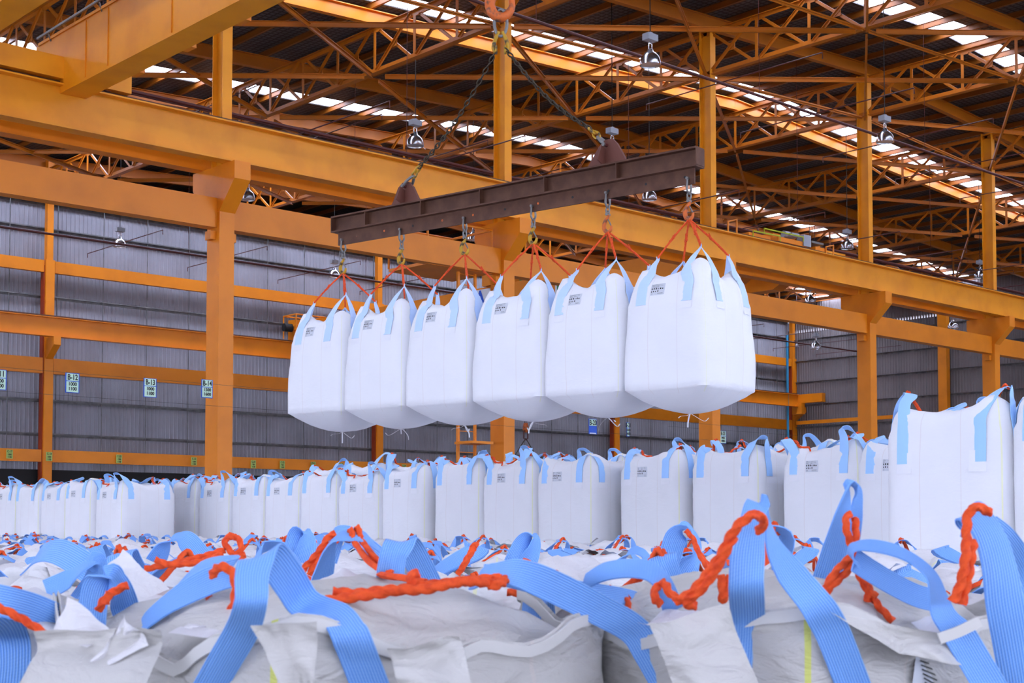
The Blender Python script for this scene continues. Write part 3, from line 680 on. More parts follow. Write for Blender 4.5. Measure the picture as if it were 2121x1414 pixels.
# ------------------------------------------------------------ bulk bags
def ringpt(phi, a, p):
    c, s = cos(phi), sin(phi); return a/((abs(c)**p+abs(s)**p)**(1/p))
def nz(x, y, z): return noise.noise(V((x, y, z)))
def bag_mesh(seed, a=.47, H=1.13, kind='stand', N=88):
    pr = []                             # (radius scale, z, squareness, top weight, lift weight)
    if kind == 'hang':
        sag = .22
        for s in (.0, .15, .3, .45, .6, .75, .87, .95): pr.append((s, -sag*(1-s*s)**1.0, 3+5*s, 0, 0))
        for k in range(15):
            t = k/14; pr.append((1+.03*sin(pi*t), t*.74*H, 9-4.0*min(1, t*1.4), 0, 0))
        for s, z, l in ((.985,.775,.0),(.965,.82,.05),(.935,.86,.15),(.895,.90,.35),(.84,.935,.7),(.78,.96,1),(.70,.97,1),(.6,.965,.7),(.48,.955,.3),(.35,.95,.1),(.2,.95,0),(.0,.955,0)):
            pr.append((s, z*H, 4.6, .5, l))
    else:
        for s in (0, .5, .9, .98): pr.append((s, 0 if s < .95 else .015, 6, 0, 0))
        n = 15
        for k in range(1, n+1):
            t = k/n; pr.append((1+(.03 if kind != 'low' else .02)*sin(pi*t), t*.86*H, 7-1.5*sin(pi*t), 0, 0))
        if kind == 'rim':
            for s, z, l in ((1.0,-.10,.25),(1.0,-.06,.6),(1.0,-.03,.85),(1.003,-.004,1),(.998,.003,1),(.990,-.004,1),(.978,-.05,.75),(.95,-.085,.5),(.89,-.06,.35),(.82,-.01,.2),(.72,.035,.1),(.6,.065,0),(.48,.08,0),(.36,.085,0),(.24,.085,0),(.12,.09,0),(0,.09,0)):
                pr.append((s, H+z, 6, .3 if s > .95 else 1, l))
        elif kind == 'low':
            for s, z in ((.99,.93),(.95,.985),(.85,1),(.5,1),(.0,1)): pr.append((s, z*H, 6, 0, 0))
        else:
            for s, z, l in ((.998,.90,.1),(.985,.935,.3),(.96,.962,.6),(.92,.982,.9),(.87,.995,1),(.80,1.0,.9),(.72,1.0,.6),(.62,.995,.3),(.52,.99,.1),(.42,.99,0),(.32,1.0,0),(.22,1.012,0),(.12,1.02,0),(0,1.02,0)):
                pr.append((s, z*H, 5, 1, l))
    lift = {'hang': .13, 'stand': .07, 'field': .07, 'rim': .055, 'low': 0}[kind]
    lump = {'hang': .008, 'stand': .022, 'field': .045, 'rim': .022, 'low': .0}[kind]
    rnd = random.Random(seed); cl = [lift*rnd.uniform(.6, 1.3) for _ in range(4)]
    vs = []; sx = rnd.uniform(-9, 9)
    for (s, z, p, tw, lw) in pr:
        for k in range(N):
            phi = 2*pi*k/N - pi/4; r = ringpt(phi, a, p); cc = max(0, (r/a-1)/(2**(.5-1/p)-1))
            fcrd = (phi+pi/4)/(pi/2); tf = fcrd % 1; f = int(fcrd) % 4
            off = 0
            if 0 < z < H*.97 and s > .9:
                for sm in (.3, .7): off -= .012*math.exp(-((tf-sm)/.03)**2)
                off += (.03*nz(tf*3+f*9+sx, z*3.5, 2)+.02*(.5-abs(nz(tf*5+z*4, z*3-tf*4, f+sx)))*1.0 if kind == 'rim' else 0)+.007*nz(tf*4+f*7+sx, z*2, 1)+.004*nz(tf*7+f*5, z*16, sx)*(1 if kind != 'hang' else .5)
            R = (r*s+off*(1 if s > .9 else 0)) if s > 0 else 0
            x, y = R*cos(phi), R*sin(phi); zz = z
            if lw:
                ci = int(((phi+pi/4) % (2*pi))/(pi/2)); ci = (int(round((phi-pi/4)/(pi/2)))) % 4
                zz += cl[ci]*lw*cc**1.3
                if kind == 'rim' and s > .94: zz += lw*(.035*nz(cos(phi)*4, sin(phi)*4, sx)-.02*(1-cc)); w_ = .05*lw*nz(cos(phi)*3+5, sin(phi)*3, sx+3); x += w_*cos(phi); y += w_*sin(phi)
                if kind == 'hang': zz += .03*lw*(1-cc)*nz(phi*3, sx, 4)
            if tw:
                rg = 1-abs(nz(x*6+sx, y*6, 3))*2
                zz += tw*lump*(nz(x*4+sx, y*4, seed)*1.4+(rg-.5)*.7+(1-abs(nz(x*15, y*15+sx, 2))*2.5)*.25)
            if kind == 'hang' and z < 0: zz += .006*nz(x*9, y*9, sx)
            vs.append((x, y, zz))
    n = len(pr); fs = []; uvs = []
    for i in range(n-1):
        for k in range(N):
            fs.append((i*N+k, i*N+(k+1) % N, (i+1)*N+(k+1) % N, (i+1)*N+k))
            u0, u1 = 4*k/N, 4*(k+1)/N; v0, v1 = pr[i][1], pr[i+1][1]
            if pr[i][0] < .86: u0 = u1 = .5
            uvs.append([(u0, v0), (u1, v0), (u1, v1), (u0, v1)])
    return MB().add(vs, fs, uvs, True)
# material seam lines use u in 0..4: the yellow seam stands on the corner u = 3 (between the -X and -Y faces)
class Surf:
    def __init__(s, mb): s.b = BVHTree.FromPolygons([V(v) for v in mb.v], mb.f)
    def face(s, f, u, z, out=.004, a=.47):
        n = V((cos(f*pi/2), sin(f*pi/2), 0)); t = V((-n.y, n.x, 0))
        h = s.b.ray_cast(n*1.2+t*(u*a)+V((0,0,z)), -n)
        if h[0] is None: return n*a+t*(u*a)+V((0,0,z))
        return h[0]+n*out
    def top(s, x, y, out=.01):
        h = s.b.ray_cast(V((x,y,3)), V((0,0,-1)))
        return (h[0]+V((0,0,out))) if h[0] is not None else V((x,y,1.2))
def loop_part(par, sf, c, H, rnd, kind, apex=None, sew=.30, wd=.068, mat='strap', a=.47):
    n1 = V((cos(c*pi/2), sin(c*pi/2), 0)); t1 = V((-n1.y, n1.x, 0)); n2 = t1.copy(); t2 = -n1
    u = rnd.uniform(.48, .54) if kind == 'hang' else rnd.uniform(.54, .64)
    zt = H*(.90 if kind == 'hang' else .975)
    A = [sf.face(c, u, zt-sew*q, a=a) for q in (1, .66, .33, .05)]
    B = [sf.face((c+1) % 4, -u, zt-sew*q, a=a) for q in (.05, .33, .66, 1)]
    if kind == 'hang':
        for dz in (.035, .075, .11):
            uu = u-.10*dz/.11; p_ = sf.face(c, uu, zt+dz, .010, a); q_ = sf.face((c+1) % 4, -uu, zt+dz, .010, a)
            if (p_-A[-1]).length < .12: A.append(p_)
            else: A.append(A[-1]+(A[-1]-A[-2])*.6)
            if (q_-B[0]).length < .12: B.insert(0, q_)
            else: B.insert(0, B[0]+(B[0]-B[1])*.6)
    diag = (n1+n2).normalized(); cr = diag*(a*1.15)
    if kind == 'hang':
        lean = 0; ap = V(apex); P1 = A[-1].lerp(ap, .5)+n1*.006; P2 = B[0].lerp(ap, .5)+n2*.006
        mid = [P1, ap-V((0,0,.03))+(A[3]-B[0])*.02, ap, ap-V((0,0,.03))-(A[3]-B[0])*.02, P2]; ws = [wd]*6+[wd*.9, wd*.6, wd*.3, wd*.22, wd*.3, wd*.6, wd*.9]+[wd]*6
        sides = [t1]*7+[t1, t1*.7-t2*.3, diag, -t2*.7+t1*.3, -t2]+[-t2]*7
    else:
        h = rnd.choice((0, .03, .06, .10, .13, .17) if kind == 'field' else (.08, .12, .16, .2)); ou = rnd.uniform(-.26, .0) if kind == 'field' else rnd.uniform(-.16, .04); sd = rnd.uniform(-.12, .12)
        ap = cr+V((0,0,H+h))+diag*ou+(t1-t2).cross(V((0,0,1))).normalized()*0+(n2-n1).normalized()*sd
        ap = V(ap); e = (n2-n1).normalized()*.05
        mid = [A[3].lerp(ap, .45)+n1*.02+V((0,0,.03)), ap-e-V((0,0,.018)), ap, ap+e-V((0,0,.018)), B[0].lerp(ap, .45)+n2*.02+V((0,0,.03))]
        ws = [wd]*13; tw = V((0,0,rnd.uniform(-.5,.5)))
        sides = [t1]*4+[t1+diag*.2, diag+t1*.4+tw, diag+tw, diag-t2*.4+tw, -t2+diag*.2]+[-t2]*4
    pts = A+mid+B; n = 5
    o = MB().ribbon(smooth_path(pts, n), lerp_list(ws, n), lerp_list([V(x) for x in sides], n), .0035, 4, .04).build('lifting_loop', mat, par)
    return o, ap
def rope_mb(paths, r=.011, n=8, det=6, sep=.011):
    b = MB()
    for pts in paths: b.tube(smooth_path(pts, det), r, 12, 3, 110)
    return b
def rest_rope(par, sf, ap, rnd, H):
    th = rnd.uniform(0, 2*pi); c = V((-ap.x, -ap.y, 0)).normalized()
    d = (c+V((cos(th), sin(th), 0))*.8).normalized(); e = V((-d.y, d.x, 0))
    p0 = ap+V((0,0,.012)); p1 = ap-V((0,0,.02))+d*.03
    ln = rnd.uniform(.16, .34); L2 = [p0-d*.025-V((0,0,.03)), p0, p1]
    hang = rnd.random() < .45
    q = ap+d*(.05 if hang else .12); zt = sf.top(max(-.4,min(.4,q.x)), max(-.4,min(.4,q.y))).z
    L2.append(V((q.x, q.y, (ap.z+zt)/2)))
    k = 3
    for i in range(1, k+1):
        w = q+d*(ln*i/k)+e*(.04*sin(i*2.1+th)); w.x = max(-.42,min(.42,w.x)); w.y = max(-.42,min(.42,w.y))
        L2.append(sf.top(w.x, w.y, .014))
    L3 = [x+e*.018+V((0,0,.006)) for x in L2[:-1]]
    return rope_mb([L2, L3], .0075).build('tie_rope', 'rope', par)
def label_part(par, sf, f, u0, u1, z0, z1, a=.47, kind=0):
    def pt(u, z, o): return sf.face(f, u, z, o, a)
    n = 6; b = MB(); vs = [pt(u0+(u1-u0)*i/n, z0+(z1-z0)*j/4, .004) for j in range(5) for i in range(n+1)]
    b.add(vs, [(j*(n+1)+i, j*(n+1)+i+1, (j+1)*(n+1)+i+1, (j+1)*(n+1)+i) for j in range(4) for i in range(n)])
    lb = b.build('printed_label', 'paper', par)
    b = MB()
    def q(a0, a1, c0, c1):
        P = [pt(u0+(u1-u0)*s_, z0+(z1-z0)*t_, .0065) for s_, t_ in ((a0,c0),(a1,c0),(a1,c1),(a0,c1))]; b.add(P, [(0,1,2,3)])
    rnd = random.Random(5)
    for j, zz in enumerate((.50, .27)):
        for i in range(6-j*2):
            s_ = .06+i*.15; w_ = rnd.uniform(.05, .09); q(s_, s_+w_, zz, zz+rnd.uniform(.10, .16))
    for zz in (.93, .86, .79, .72): q(.06, rnd.uniform(.5, .95), zz, zz+.018)
    for zz in (.16, .08): q(.06, .9, zz, zz+.018)
    b.build('pictogram_print', 'ink', lb)
    return lb
def patches(par, sf, H, a=.47, sew=.30, kind='stand'):
    for f in range(4):
        for u in ((-.51, .51) if kind == 'hang' else (-.59, .59)):
            zt = H*(.90 if kind == 'hang' else .975)-sew; b = MB(); vs = []
            for j in range(4):
                for i in range(5): vs.append(sf.face(f, u-.13+.26*i/4, zt-.07+.15*j/3, .0016+(.007 if j == 0 else 0), a))
            b.add(vs, [(j*5+i, j*5+i+1, (j+1)*5+i+1, (j+1)*5+i) for j in range(3) for i in range(4)], None, True)
            b.build('strap_patch', 'patch', par)
def make_bag(seed, kind, H=1.13, a=.47, label=True, loops=(0,1,2,3), ropes=True, mat='fabric', apexes=None, hook=None, patch=True, strap='strap', sew=.30, wd=None):
    rnd = random.Random(seed); root = thing('bulk_bag', 'x', 'bulk bag')
    mb = bag_mesh(seed, a, H, kind); sf = Surf(mb); mb.build('bag_body', mat, root)
    for c in loops:
        o, ap = loop_part(root, sf, c, H, rnd, kind, apexes[c] if apexes else None, sew, wd or {'stand': .10, 'field': .08}.get(kind, .07), strap, a)
        if hook is not None:
            h = V(hook); m = ap.lerp(h, .45); d = (h-ap).normalized(); s = d.orthogonal().normalized()*.009
            b = rope_mb([[ap-V((0,0,.012))+s, m+s*.8, h+s*.3+V((0,0,-.01))], [ap-V((0,0,.012))-s, m-s*.8, h-s*.3+V((0,0,-.01))]], .0085, det=8)
            b.tube(smooth_path([m-d*.03, m+s*2.2, m+d*.02-s*2.2, m+d*.045], 4), .012, 8, 3, 90)
            for sg in (1, -1): b.tube([m+s*sg, m+d*.04+s*sg*4.5+V((0,0,.02))], [.009, .006], 6)
            b.build('tie_rope', 'rope', root)
        elif ropes and rnd.random() < (.5 if kind == 'field' else .7): rest_rope(root, sf, ap, rnd, H)
    if patch: patches(root, sf, H, a, sew, kind)
    if label: label_part(root, sf, 2, -.30, .02, H*.80, H*.90, a)
    return root, sf
def fix(o, pos, rz=0): o.location = pos; o.rotation_euler = (0, 0, rz)

# ---- hanging load: spreader beam, hooks, six bags
pinpx = [(711,497), (834,473), (965,450), (1109,427), (1258,398), (1427,370)]
D0, D5 = 17.16, 13.96
pA = at(*pinpx[0], D0); pB = at(*pinpx[5], D5); bd = (pB-pA); step = bd/5; bdir = bd.normalized()
bh = V((bdir.x, bdir.y, 0)).normalized(); bn = V((-bh.y, bh.x, 0)); rzB = atan2(bh.y, bh.x)+pi/2       # local -Y points along the beam
t = thing('spreader_beam', 'rusty brown steel spreader beam carrying the row of white bags', 'beam', pA, 0, None, 'thing')
def bp(s, z, q=0): return bdir*s+V((0,0,z))+bn*q        # local to pA
Lb = bd.length
b = MB(); b.bar(bp(-.14,.195), bp(Lb+.13,.195), .014, .18); b.build('web', 'rust', t)
b = MB(); b.bar(bp(-.14,.285), bp(Lb+.13,.285), .16, .018); b.build('top_flange', 'rust', t)
b = MB(); b.bar(bp(-.14,.105), bp(Lb+.13,.105), .16, .018); b.build('bottom_flange', 'rust', t)
b = MB(); b.bar(bp(-.08,.02), bp(Lb+.07,.02), .02, .16); b.build('lug_plate', 'rust', t)
for s in (-.14, .45, 1.37, 2.28, 3.2, 4.15, Lb+.13):
    b = MB(); b.bar(bp(s,.112), bp(s,.278), .15, .012, (bdir.x, bdir.y, bdir.z)); b.build('stiffener', 'rust', t)
for i in range(11):
    b = MB(); s = .25+i*.47; c_ = bp(s, .02, -.0125); c2 = bp(s, .02, .0125); b.tube([c_, c2], .014, 8); b.build('bolt_hole', 'hook_orange' if i in (0, 1, 3, 4, 6) else 'black', t)
lugs = []
for (px, py), lab in (((843,402),'left'), ((1259,316),'right')):
    r_ = at(px, py, 1); s = 0.0                          # where along the beam this pixel falls
    best = min((abs((at(0,0,1)*0+pA+bdir*(q/200*Lb)).dot(rt)/(pA+bdir*(q/200*Lb)).dot(fw)*F+1060.5-px), q) for q in range(201))[1]/200*Lb
    b = MB(); poly = [(-.27,.39),(-.22,.44),(-.10,.60),(-.02,.66),(.07,.66),(.13,.60),(.22,.45),(.25,.39)] if lab == 'right' else [(-.25,.39),(-.2,.45),(-.12,.60),(-.05,.65),(.05,.65),(.12,.58),(.2,.44),(.24,.39)]
    b.prism(poly, lambda u_, v_, h: bp(best+u_, v_-.10, h), -.018, .018)
    b.bar(bp(best-.02,.30,-.09), bp(best-.02,.46,-.02), .012, .14); b.build('lifting_lug', 'red_plate', t)
    ps = bp(best, .50); lugs.append(pA+ps)
    b = MB(); b.tube([ps-bn*.06, ps+bn*.06], .022, 10); b.build('lug_pin', 'pipe_red', t)
ring = at(1037, 92, 15.45)
def chain(p, q, label):
    p = V(p); q = V(q); d = (q-p); n = int(d.length/.062); b = MB(); d.normalize(); s1 = d.orthogonal().normalized(); s2 = d.cross(s1)
    for i in range(n+1):
        f = i/n; c = p.lerp(q, f)-V((0,0,.10*sin(pi*f))); a, e = (s1, s2) if i % 2 else (s2, s1)
        pts = []
        for k in range(13):
            th = 2*pi*k/12; pts.append(c+a*(.020*cos(th))+d*(.043*sin(th)))
        b.tube(pts, .0085, 6, caps=False)
    return tag(b.build('lifting_chain', 'chain'), label, 'chain')
for i, lp in enumerate(lugs):
    nm = ('left', 'right')[i]; d = (ring-lp).normalized()
    s = thing('chain_shackle', 'steel shackle and yellow link joining the %s chain to its lug' % nm, 'shackle', lp)
    side = bn; b = MB(); b.tube(smooth_path([side*.05-d*.0, side*.055+d*.07, d*.16, -side*.055+d*.07, -side*.05], 6), .017, 8); b.tube([side*.08, -side*.08], .02, 8); b.build('bow_shackle', 'steel', s)
    b = MB()
    for k in range(2):
        c = d*(.19+.075*k); a_ = bn if k % 2 else bn.cross(d); b.tube([c+a_*(.032*cos(2*pi*j/12))+d*(.05*sin(2*pi*j/12)) for j in range(13)], .013, 6, caps=False)
    b.build('coupling_link', 'hook_yellow', s)
    chain(lp+d*.32, ring-d*.12, 'dark steel chain from the top ring down to the %s lug' % nm)
s = thing('master_link', 'steel ring with yellow couplings above the two lifting chains', 'ring', ring)
b = MB(); b.tube([V(rt)*(.07*cos(2*pi*j/20))+V((0,0,.24+.15*sin(2*pi*j/20))) for j in range(21)], .018, 8, caps=False); b.build('ring', 'steel', s)
for sg in (-1, 1):
    b = MB(); b.tube(smooth_path([V(rt)*(.02*sg)+V((0,0,.14)), V(rt)*(.06*sg)+V((0,0,.05)), V(rt)*(.08*sg)+V((0,0,-.04)), V(rt)*(.05*sg)+V((0,0,-.09))], 5), .022, 8)
    b.tube([V(rt)*(.05*sg)+V((0,0,-.06))+fw*(.035*cos(2*pi*j/12))+V((0,0,.04*sin(2*pi*j/12))) for j in range(13)], .015, 6, caps=False); b.build('coupling_link', 'hook_yellow', s)
s = thing('hoist_hook', 'big orange hoist hook at the top holding the chain ring', 'hook', ring+V((0,0,.36)))
b = MB(); pts = smooth_path([V((0,0,.52)), V((0,0,.36)), rt*-.06+V((0,0,.24)), rt*-.12+V((0,0,.1)), rt*-.07+V((0,0,-.03)), rt*.04+V((0,0,-.05)), rt*.12+V((0,0,.04)), rt*.12+V((0,0,.14))], 5)
m_ = len(pts); b.tube(pts, [.035+.025*sin(pi*min(1, i/m_*1.1)) for i in range(m_)], 10); b.build('hook', 'hook_orange', s)
b = MB(); b.box((-.22,-.14,.5),(.22,.14,1.0)); b.build('hook_block', 'hook_yellow', s)
b = MB()
for x_ in (-.12, .12):
    for y_ in (-.06, .06): b.tube([(x_,y_,1.0),(x_,y_,10.3-ring.z-.36)], .01, 5)
b.build('hoist_rope', 'wire', s)
b = MB(); b.box((9.7, ring.y-.9, 10.56), (13.5, ring.y+.9, 11.1)); tag(b.build('hoist_trolley', 'hook_yellow'), 'yellow hoist trolley on top of the bridge crane over the load', 'trolley')

def make_hook(mat, label):
    s = thing('crane_hook', label, 'hook', (0,0,0), 0, 'hooks under the spreader beam')
    X = V((1,0,0)); Y = V((0,1,0)); Z = V((0,0,1))      # local Y runs along the beam
    b = MB(); b.tube(smooth_path([X*-.028+Z*.0, X*-.032-Z*.05, X*-.038-Z*.11, Z*-.15, X*.038-Z*.11, X*.032-Z*.05, X*.028], 6), .012, 8); b.tube([X*-.045, X*.045], .015, 8)
    b.lathe([(0,-.0)], n=3) if 0 else None
    b.build('shackle', 'steel', s)
    b = MB(); b.tube([Y*(.022*cos(2*pi*j/12))+Z*(-.175+.04*sin(2*pi*j/12)) for j in range(13)], .009, 6, caps=False)
    b.tube([X*-.03-Z*.225, X*.03-Z*.225], .015, 8); b.tube([X*-.022-Z*.225, X*-.02-Z*.19, X*.02-Z*.19, X*.022-Z*.225], .011, 6); b.build('coupling_link', 'steel', s)
    pts = smooth_path([Z*-.215, Z*-.25+Y*-.004, Z*-.285+Y*.028, Z*-.335+Y*.048, Z*-.385+Y*.036, Z*-.408+Y*.0, Z*-.392+Y*-.036, Z*-.35+Y*-.048], 5); m_ = len(pts)
    b = MB(); b.tube(pts, [.011+.012*sin(pi*min(1, i/m_)) for i in range(m_)], 10); b.build('hook', mat, s)
    b = MB(); b.tube([Z*-.27+Y*.0, Z*-.345-Y*.042], .007, 6); b.build('safety_latch', 'steel', s)
    return s
hk = [make_hook('hook_yellow', 'x'), make_hook('hook_orange', 'x')]
HL = ['yellow hook at the left end of the spreader beam', 'yellow hook second from the left end of the spreader beam', 'yellow hook below the left half of the beam, small lamp behind it', 'yellow hook right of the middle of the spreader beam', 'orange-red hook second from the right end of the spreader beam', 'orange-red hook at the right end of the spreader beam']
BL = ['leftmost hanging white bulk bag at the far end of the spreader beam', 'hanging white bulk bag with its printed label in full view, second from left', 'third hanging white bulk bag from the left, behind the far crane handrail line', 'fourth hanging white bulk bag from the left, green cross sign above it', 'fifth hanging white bulk bag from the left, below the first orange-red hook', 'rightmost hanging white bulk bag, largest, with its side fully in view']
HH = 1.13; zb = 1.345
for i in range(6):
    pin = pA+step*i; h = hk[0] if i == 0 else hk[1] if i == 4 else copy_tree(hk[0] if i < 4 else hk[1])
    fix(h, pin+V((0,0,-.0)), rzB+(0 if i != 2 else .2)); tag(h, HL[i], 'hook', 'hooks under the spreader beam')
    z0 = zb-.006*i; hook_l = pin.z-.395-z0
    rnd = random.Random(40+i); ax = .27
    apx = []
    for c in range(4):
        sx_ = (1, -1, -1, 1)[c]; sy_ = (1, 1, -1, -1)[c]
        apx.append((ax*sx_*rnd.uniform(.9, 1.08)+.03, ax*sy_*rnd.uniform(.9, 1.08)-.02, HH+.28*(1 if c == 2 else .86 if c == 3 else .82 if c == 1 else 1)+.03*rnd.uniform(-1, 1)))
    bag, sf = make_bag(60+i, 'hang', HH, .50, True, mat='fabric_hang', apexes=apx, hook=(0, 0, hook_l), strap='strap_hang', sew=.20, wd=.115)
    # bottom spout ties
    b = MB(); th = rnd.uniform(0, 6)
    for k in range(3):
        e = V((cos(th+k*2), sin(th+k*2), 0)); b.ribbon(smooth_path([V((0,0,-.215)), e*.04+V((0,0,-.24)), e*(.09+.03*k)+V((0,0,-.25-.05*(k != 1))), e*(.10+.05*k)+V((0,0,-.27-.08*(k == 0)))], 4), [.014]*13, [V((0,0,1)).cross(e)]*13, .002, 2)
    b.build('spout_tie', 'cord', bag)
    fix(bag, (pin.x, pin.y, z0), rzB+radians(rnd.uniform(-2, 2)))
    tag(bag, BL[i], 'bulk bag', 'hanging bulk bags')

# ---- second layer of standing bags on top of the field
ZL = -.385
protos = []
for sd in (11, 12, 13, 14):
    r, sf = make_bag(sd, 'stand', 1.14, .475, sd != 13, strap='strap_pale', sew=.22); protos.append(r)
r, sf = make_bag(15, 'stand', 1.16, .53, False, strap='strap_pale', sew=.34); protos.append(r)
used = set()
def place(pi_, x, y, label, group, sz=1, rz=0, z=ZL):
    o = protos[pi_] if pi_ not in used else copy_tree(protos[pi_]); used.add(pi_)
    fix(o, (x, y, z), rz); o.scale = (1, 1, sz); tag(o, label, 'bulk bag', group); return o
def ycorner(px, X):                                     # Y of a front corner seen in pixel column px on the plane x = X
    k = (px-1060.5)/F; # (X*rt.x+Y*rt.y)/(X*fw.x+Y*fw.y)=k
    return X*(rt.x-k*fw.x)/(k*fw.y-rt.y)
ordn = ['second', 'third', 'fourth', 'fifth', 'sixth', 'seventh', 'eighth', 'ninth', 'tenth', 'eleventh']
rnd = random.Random(3)
def row(X, corners, lab, group, szf=1.0, step_n=0, pis=None):
    ys_ = [ycorner(c, X) for c in corners]
    for j in range(step_n): ys_.append(ys_[-1]+.965)
    out = []
    for j, y in enumerate(ys_):
        p_ = pis[j % len(pis)] if pis else rnd.randrange(4)
        out.append(place(p_, X+.475, y+.475, lab[j] if isinstance(lab, list) else lab, group, szf*rnd.uniform(.98, 1.03), radians(rnd.uniform(-1.5, 1.5))))
    return ys_
G2 = 'standing bulk bags of the upper layer'
RA = row(11.35, [1224, 1102, 993, 876], ['standing white bag whose right side faces the gap before the nearer block', 'standing white bag with a looped strap, second left of the gap', 'standing white bag with a tall upright loop holding red rope, below the ladder', 'standing white bag left of the tall upright loop, fourth left of the gap'], G2, .98, 0, [0, 1, 2, 3])
yb = RA[-1]
row2 = [yb+.965*(j+1) for j in range(6)]
for j, y in enumerate(row2):
    place((j+1) % 4, 11.35+.475+rnd.uniform(-.05, .05), y+.475, ['standing white bag behind the foreground loop in the middle left', 'standing white bag below the middle small wall signs', 'standing white bag right of the leftmost tall column', 'standing white bag at the narrow gap below the leftmost tall column', 'standing white bag deep in the narrow gap beside the left block', 'standing white bag mostly hidden behind the left block corner'][j], G2, rnd.uniform(.90, .94), radians(rnd.uniform(-2, 2)))
row(11.6, [1408, 1570, 1778], ['standing white bag with sharp left edge right of the gap, red rope over its top', 'standing white bag with a peaked right shoulder, in the middle of the right block', 'wide standing white bag with printed label, left of the tall right corner bag'], G2, .98, 0, [3, 2, 1])
row(11.6, [1950], ['standing white bag mostly hidden behind the tall right corner bag'], G2, .98, 0, [0])
row(9.85, [2072], ['tallest standing white bag at the right edge with two broad blue straps'], G2, 1.09, 0, [4])
place(0, 10.9, ycorner(2075, 9.85)+.475, 'standing white bag behind the tallest right edge bag', G2, 1.1)
place(3, 9.85+.475, ycorner(2075, 9.85)-.52, 'standing white bag cut off by the right edge', G2, 1.13)
ly = ycorner(247, 9.85)
for j in range(9):
    place((j*3+1) % 4, 9.85+.475+rnd.uniform(-.04, .04), ly+.475+.965*j, 'corner bag of the left block, its wide wrinkled side facing right' if j == 0 else 'standing white bag in the receding left block, %s from its right corner' % ordn[j-1], G2, rnd.uniform(.86, .90), radians(rnd.uniform(-2, 2)))
# second file behind, only loops and shoulders showing
for j in range(28):
    y = 6.2+.975*j; place(rnd.randrange(4), 12.4+.475+rnd.uniform(-.05, .05)+(.2 if y < 10.5 else 0), y, 'white bag of the hidden second file, blue loops showing, %s from the right' % nth(j), 'bags of the hidden second file', (1.02 if y < 18 else .94)+rnd.uniform(-.01, .06), rnd.choice((0, pi/2, pi)))

# ---- first layer: the field of bags the camera looks across
fprot = []
for sd in range(6):
    r, sf = make_bag(100+sd, 'field', 1.20, .475, False, mat='fabric_field', patch=False); fprot.append(r)
    rr = random.Random(sd)                              # loose crumpled top cover
    b = MB(); n = 16; c0 = V((rr.uniform(-.1,.1), rr.uniform(-.1,.1), 0)); vs = []
    for j in range(n+1):
        for i in range(n+1):
            x_ = (i/n*2-1)*.30; y_ = (j/n*2-1)*.26; q = sf.top(c0.x+x_, c0.y+y_, 0)
            e = max(abs(x_)/.30, abs(y_)/.26)
            z_ = q.z+.010+.06*max(0, 1-e*1.1)+.04*abs(nz(x_*5+sd, y_*5, 1))+.012*nz(x_*14, y_*14+sd, 2)+(.08*max(0, nz(x_*3+sd*3, y_*3, 5)))
            vs.append((q.x+.02*nz(x_*9, y_*9, sd), q.y+.02*nz(y_*9, x_*9, sd+3), z_))
    b.add(vs, [(j*(n+1)+i, j*(n+1)+i+1, (j+1)*(n+1)+i+1, (j+1)*(n+1)+i) for j in range(n) for i in range(n)], None, True)
    b.build('top_flap', 'film', r)
fused = set(); FIELD = []
lowp = thing('bulk_bag', 'x', 'bulk bag'); bag_mesh(200, .475, 1.112, 'low', 40).build('bag_body', 'fabric', lowp); lowused = [0]
def place_f(k, x, y, label, group, rz, z=FLOOR, sz=1):
    if k == 'low':
        o = lowp if not lowused[0] else copy_tree(lowp); lowused[0] = 1
    else:
        o = fprot[k] if k not in fused else copy_tree(fprot[k]); fused.add(k)
    fix(o, (x, y, z), rz); o.scale = (1, 1, sz); tag(o, label, 'bulk bag', group); FIELD.append(o); return o
def proj(p):
    d = p.dot(fw); return (1060.5+F*p.dot(rt)/d, PPY-F*p.dot(up)/d, d)
def inview(x, y, m=90):
    for dx in (-.48, .48):
        for dy in (-.48, .48):
            q = V((x+dx, y+dy, -.2))
            if q.dot(fw) > .6:
                a = proj(q)
                if -m < a[0] < 2121+m: return True
    return False
near_cells = [(1.785, 2.535), (2.735, 2.085)]
ordn = ['second', 'third', 'fourth', 'fifth', 'sixth', 'seventh', 'eighth', 'ninth', 'tenth', 'eleventh']
rnd = random.Random(21)
bandX = [1.31+.965*k for k in range(11)]
for k, bx in enumerate(bandX):
    x = bx+.475; off = {0: 2.06, 1: 1.61}.get(k, rnd.uniform(0, .9))
    y = off+.475-.965*8; cells = []
    while y < 24.5:
        if inview(x, y) and not (k < 2 and abs(y-near_cells[k][1]) < .3) and x*.675+y*.737 > 1.7 and not (k == 0 and y < 2.2) and not (k == 1 and y < 1.9):
            if x <= 11.8: cells.append(y)
        y += .965+rnd.uniform(0, .01)
    cells.sort(reverse=True)
    for j, y in enumerate(cells):
        under = (x > 11.2) or (x > 9.75 and (y < ycorner(2075, 9.85)+.9 or y > ly-.1))
        lab = ('squashed lower white bag under the upper ones, %s file, %s from left' if under else 'white bulk bag in the lower layer, %s file from camera, %s from left') % (nth(k+1), nth(j))
        place_f('low' if under else rnd.randrange(6), x+rnd.uniform(-.01, .01), y, lab, 'lower layer bags', 0 if under else rnd.choice((0, pi/2, pi, -pi/2)), FLOOR, 1 if under else 1+rnd.uniform(-.015, .02)+(.03 if V((x, y, 0)).dot(fw) < 6 else 0))
bx = 11.35+.475
for j in range(19):
    y = 5.5+.97*j
    place_f('low', bx if y > 9.6 else bx+.3, y, 'squashed white bag under the front standing file, %s from the right' % nth(j), 'lower layer bags', 0)
for j in range(28):
    place_f('low', 12.9+.2, 6.2+.975*j, 'squashed white bag under the hidden second file, %s from the right' % nth(j), 'lower layer bags', 0)

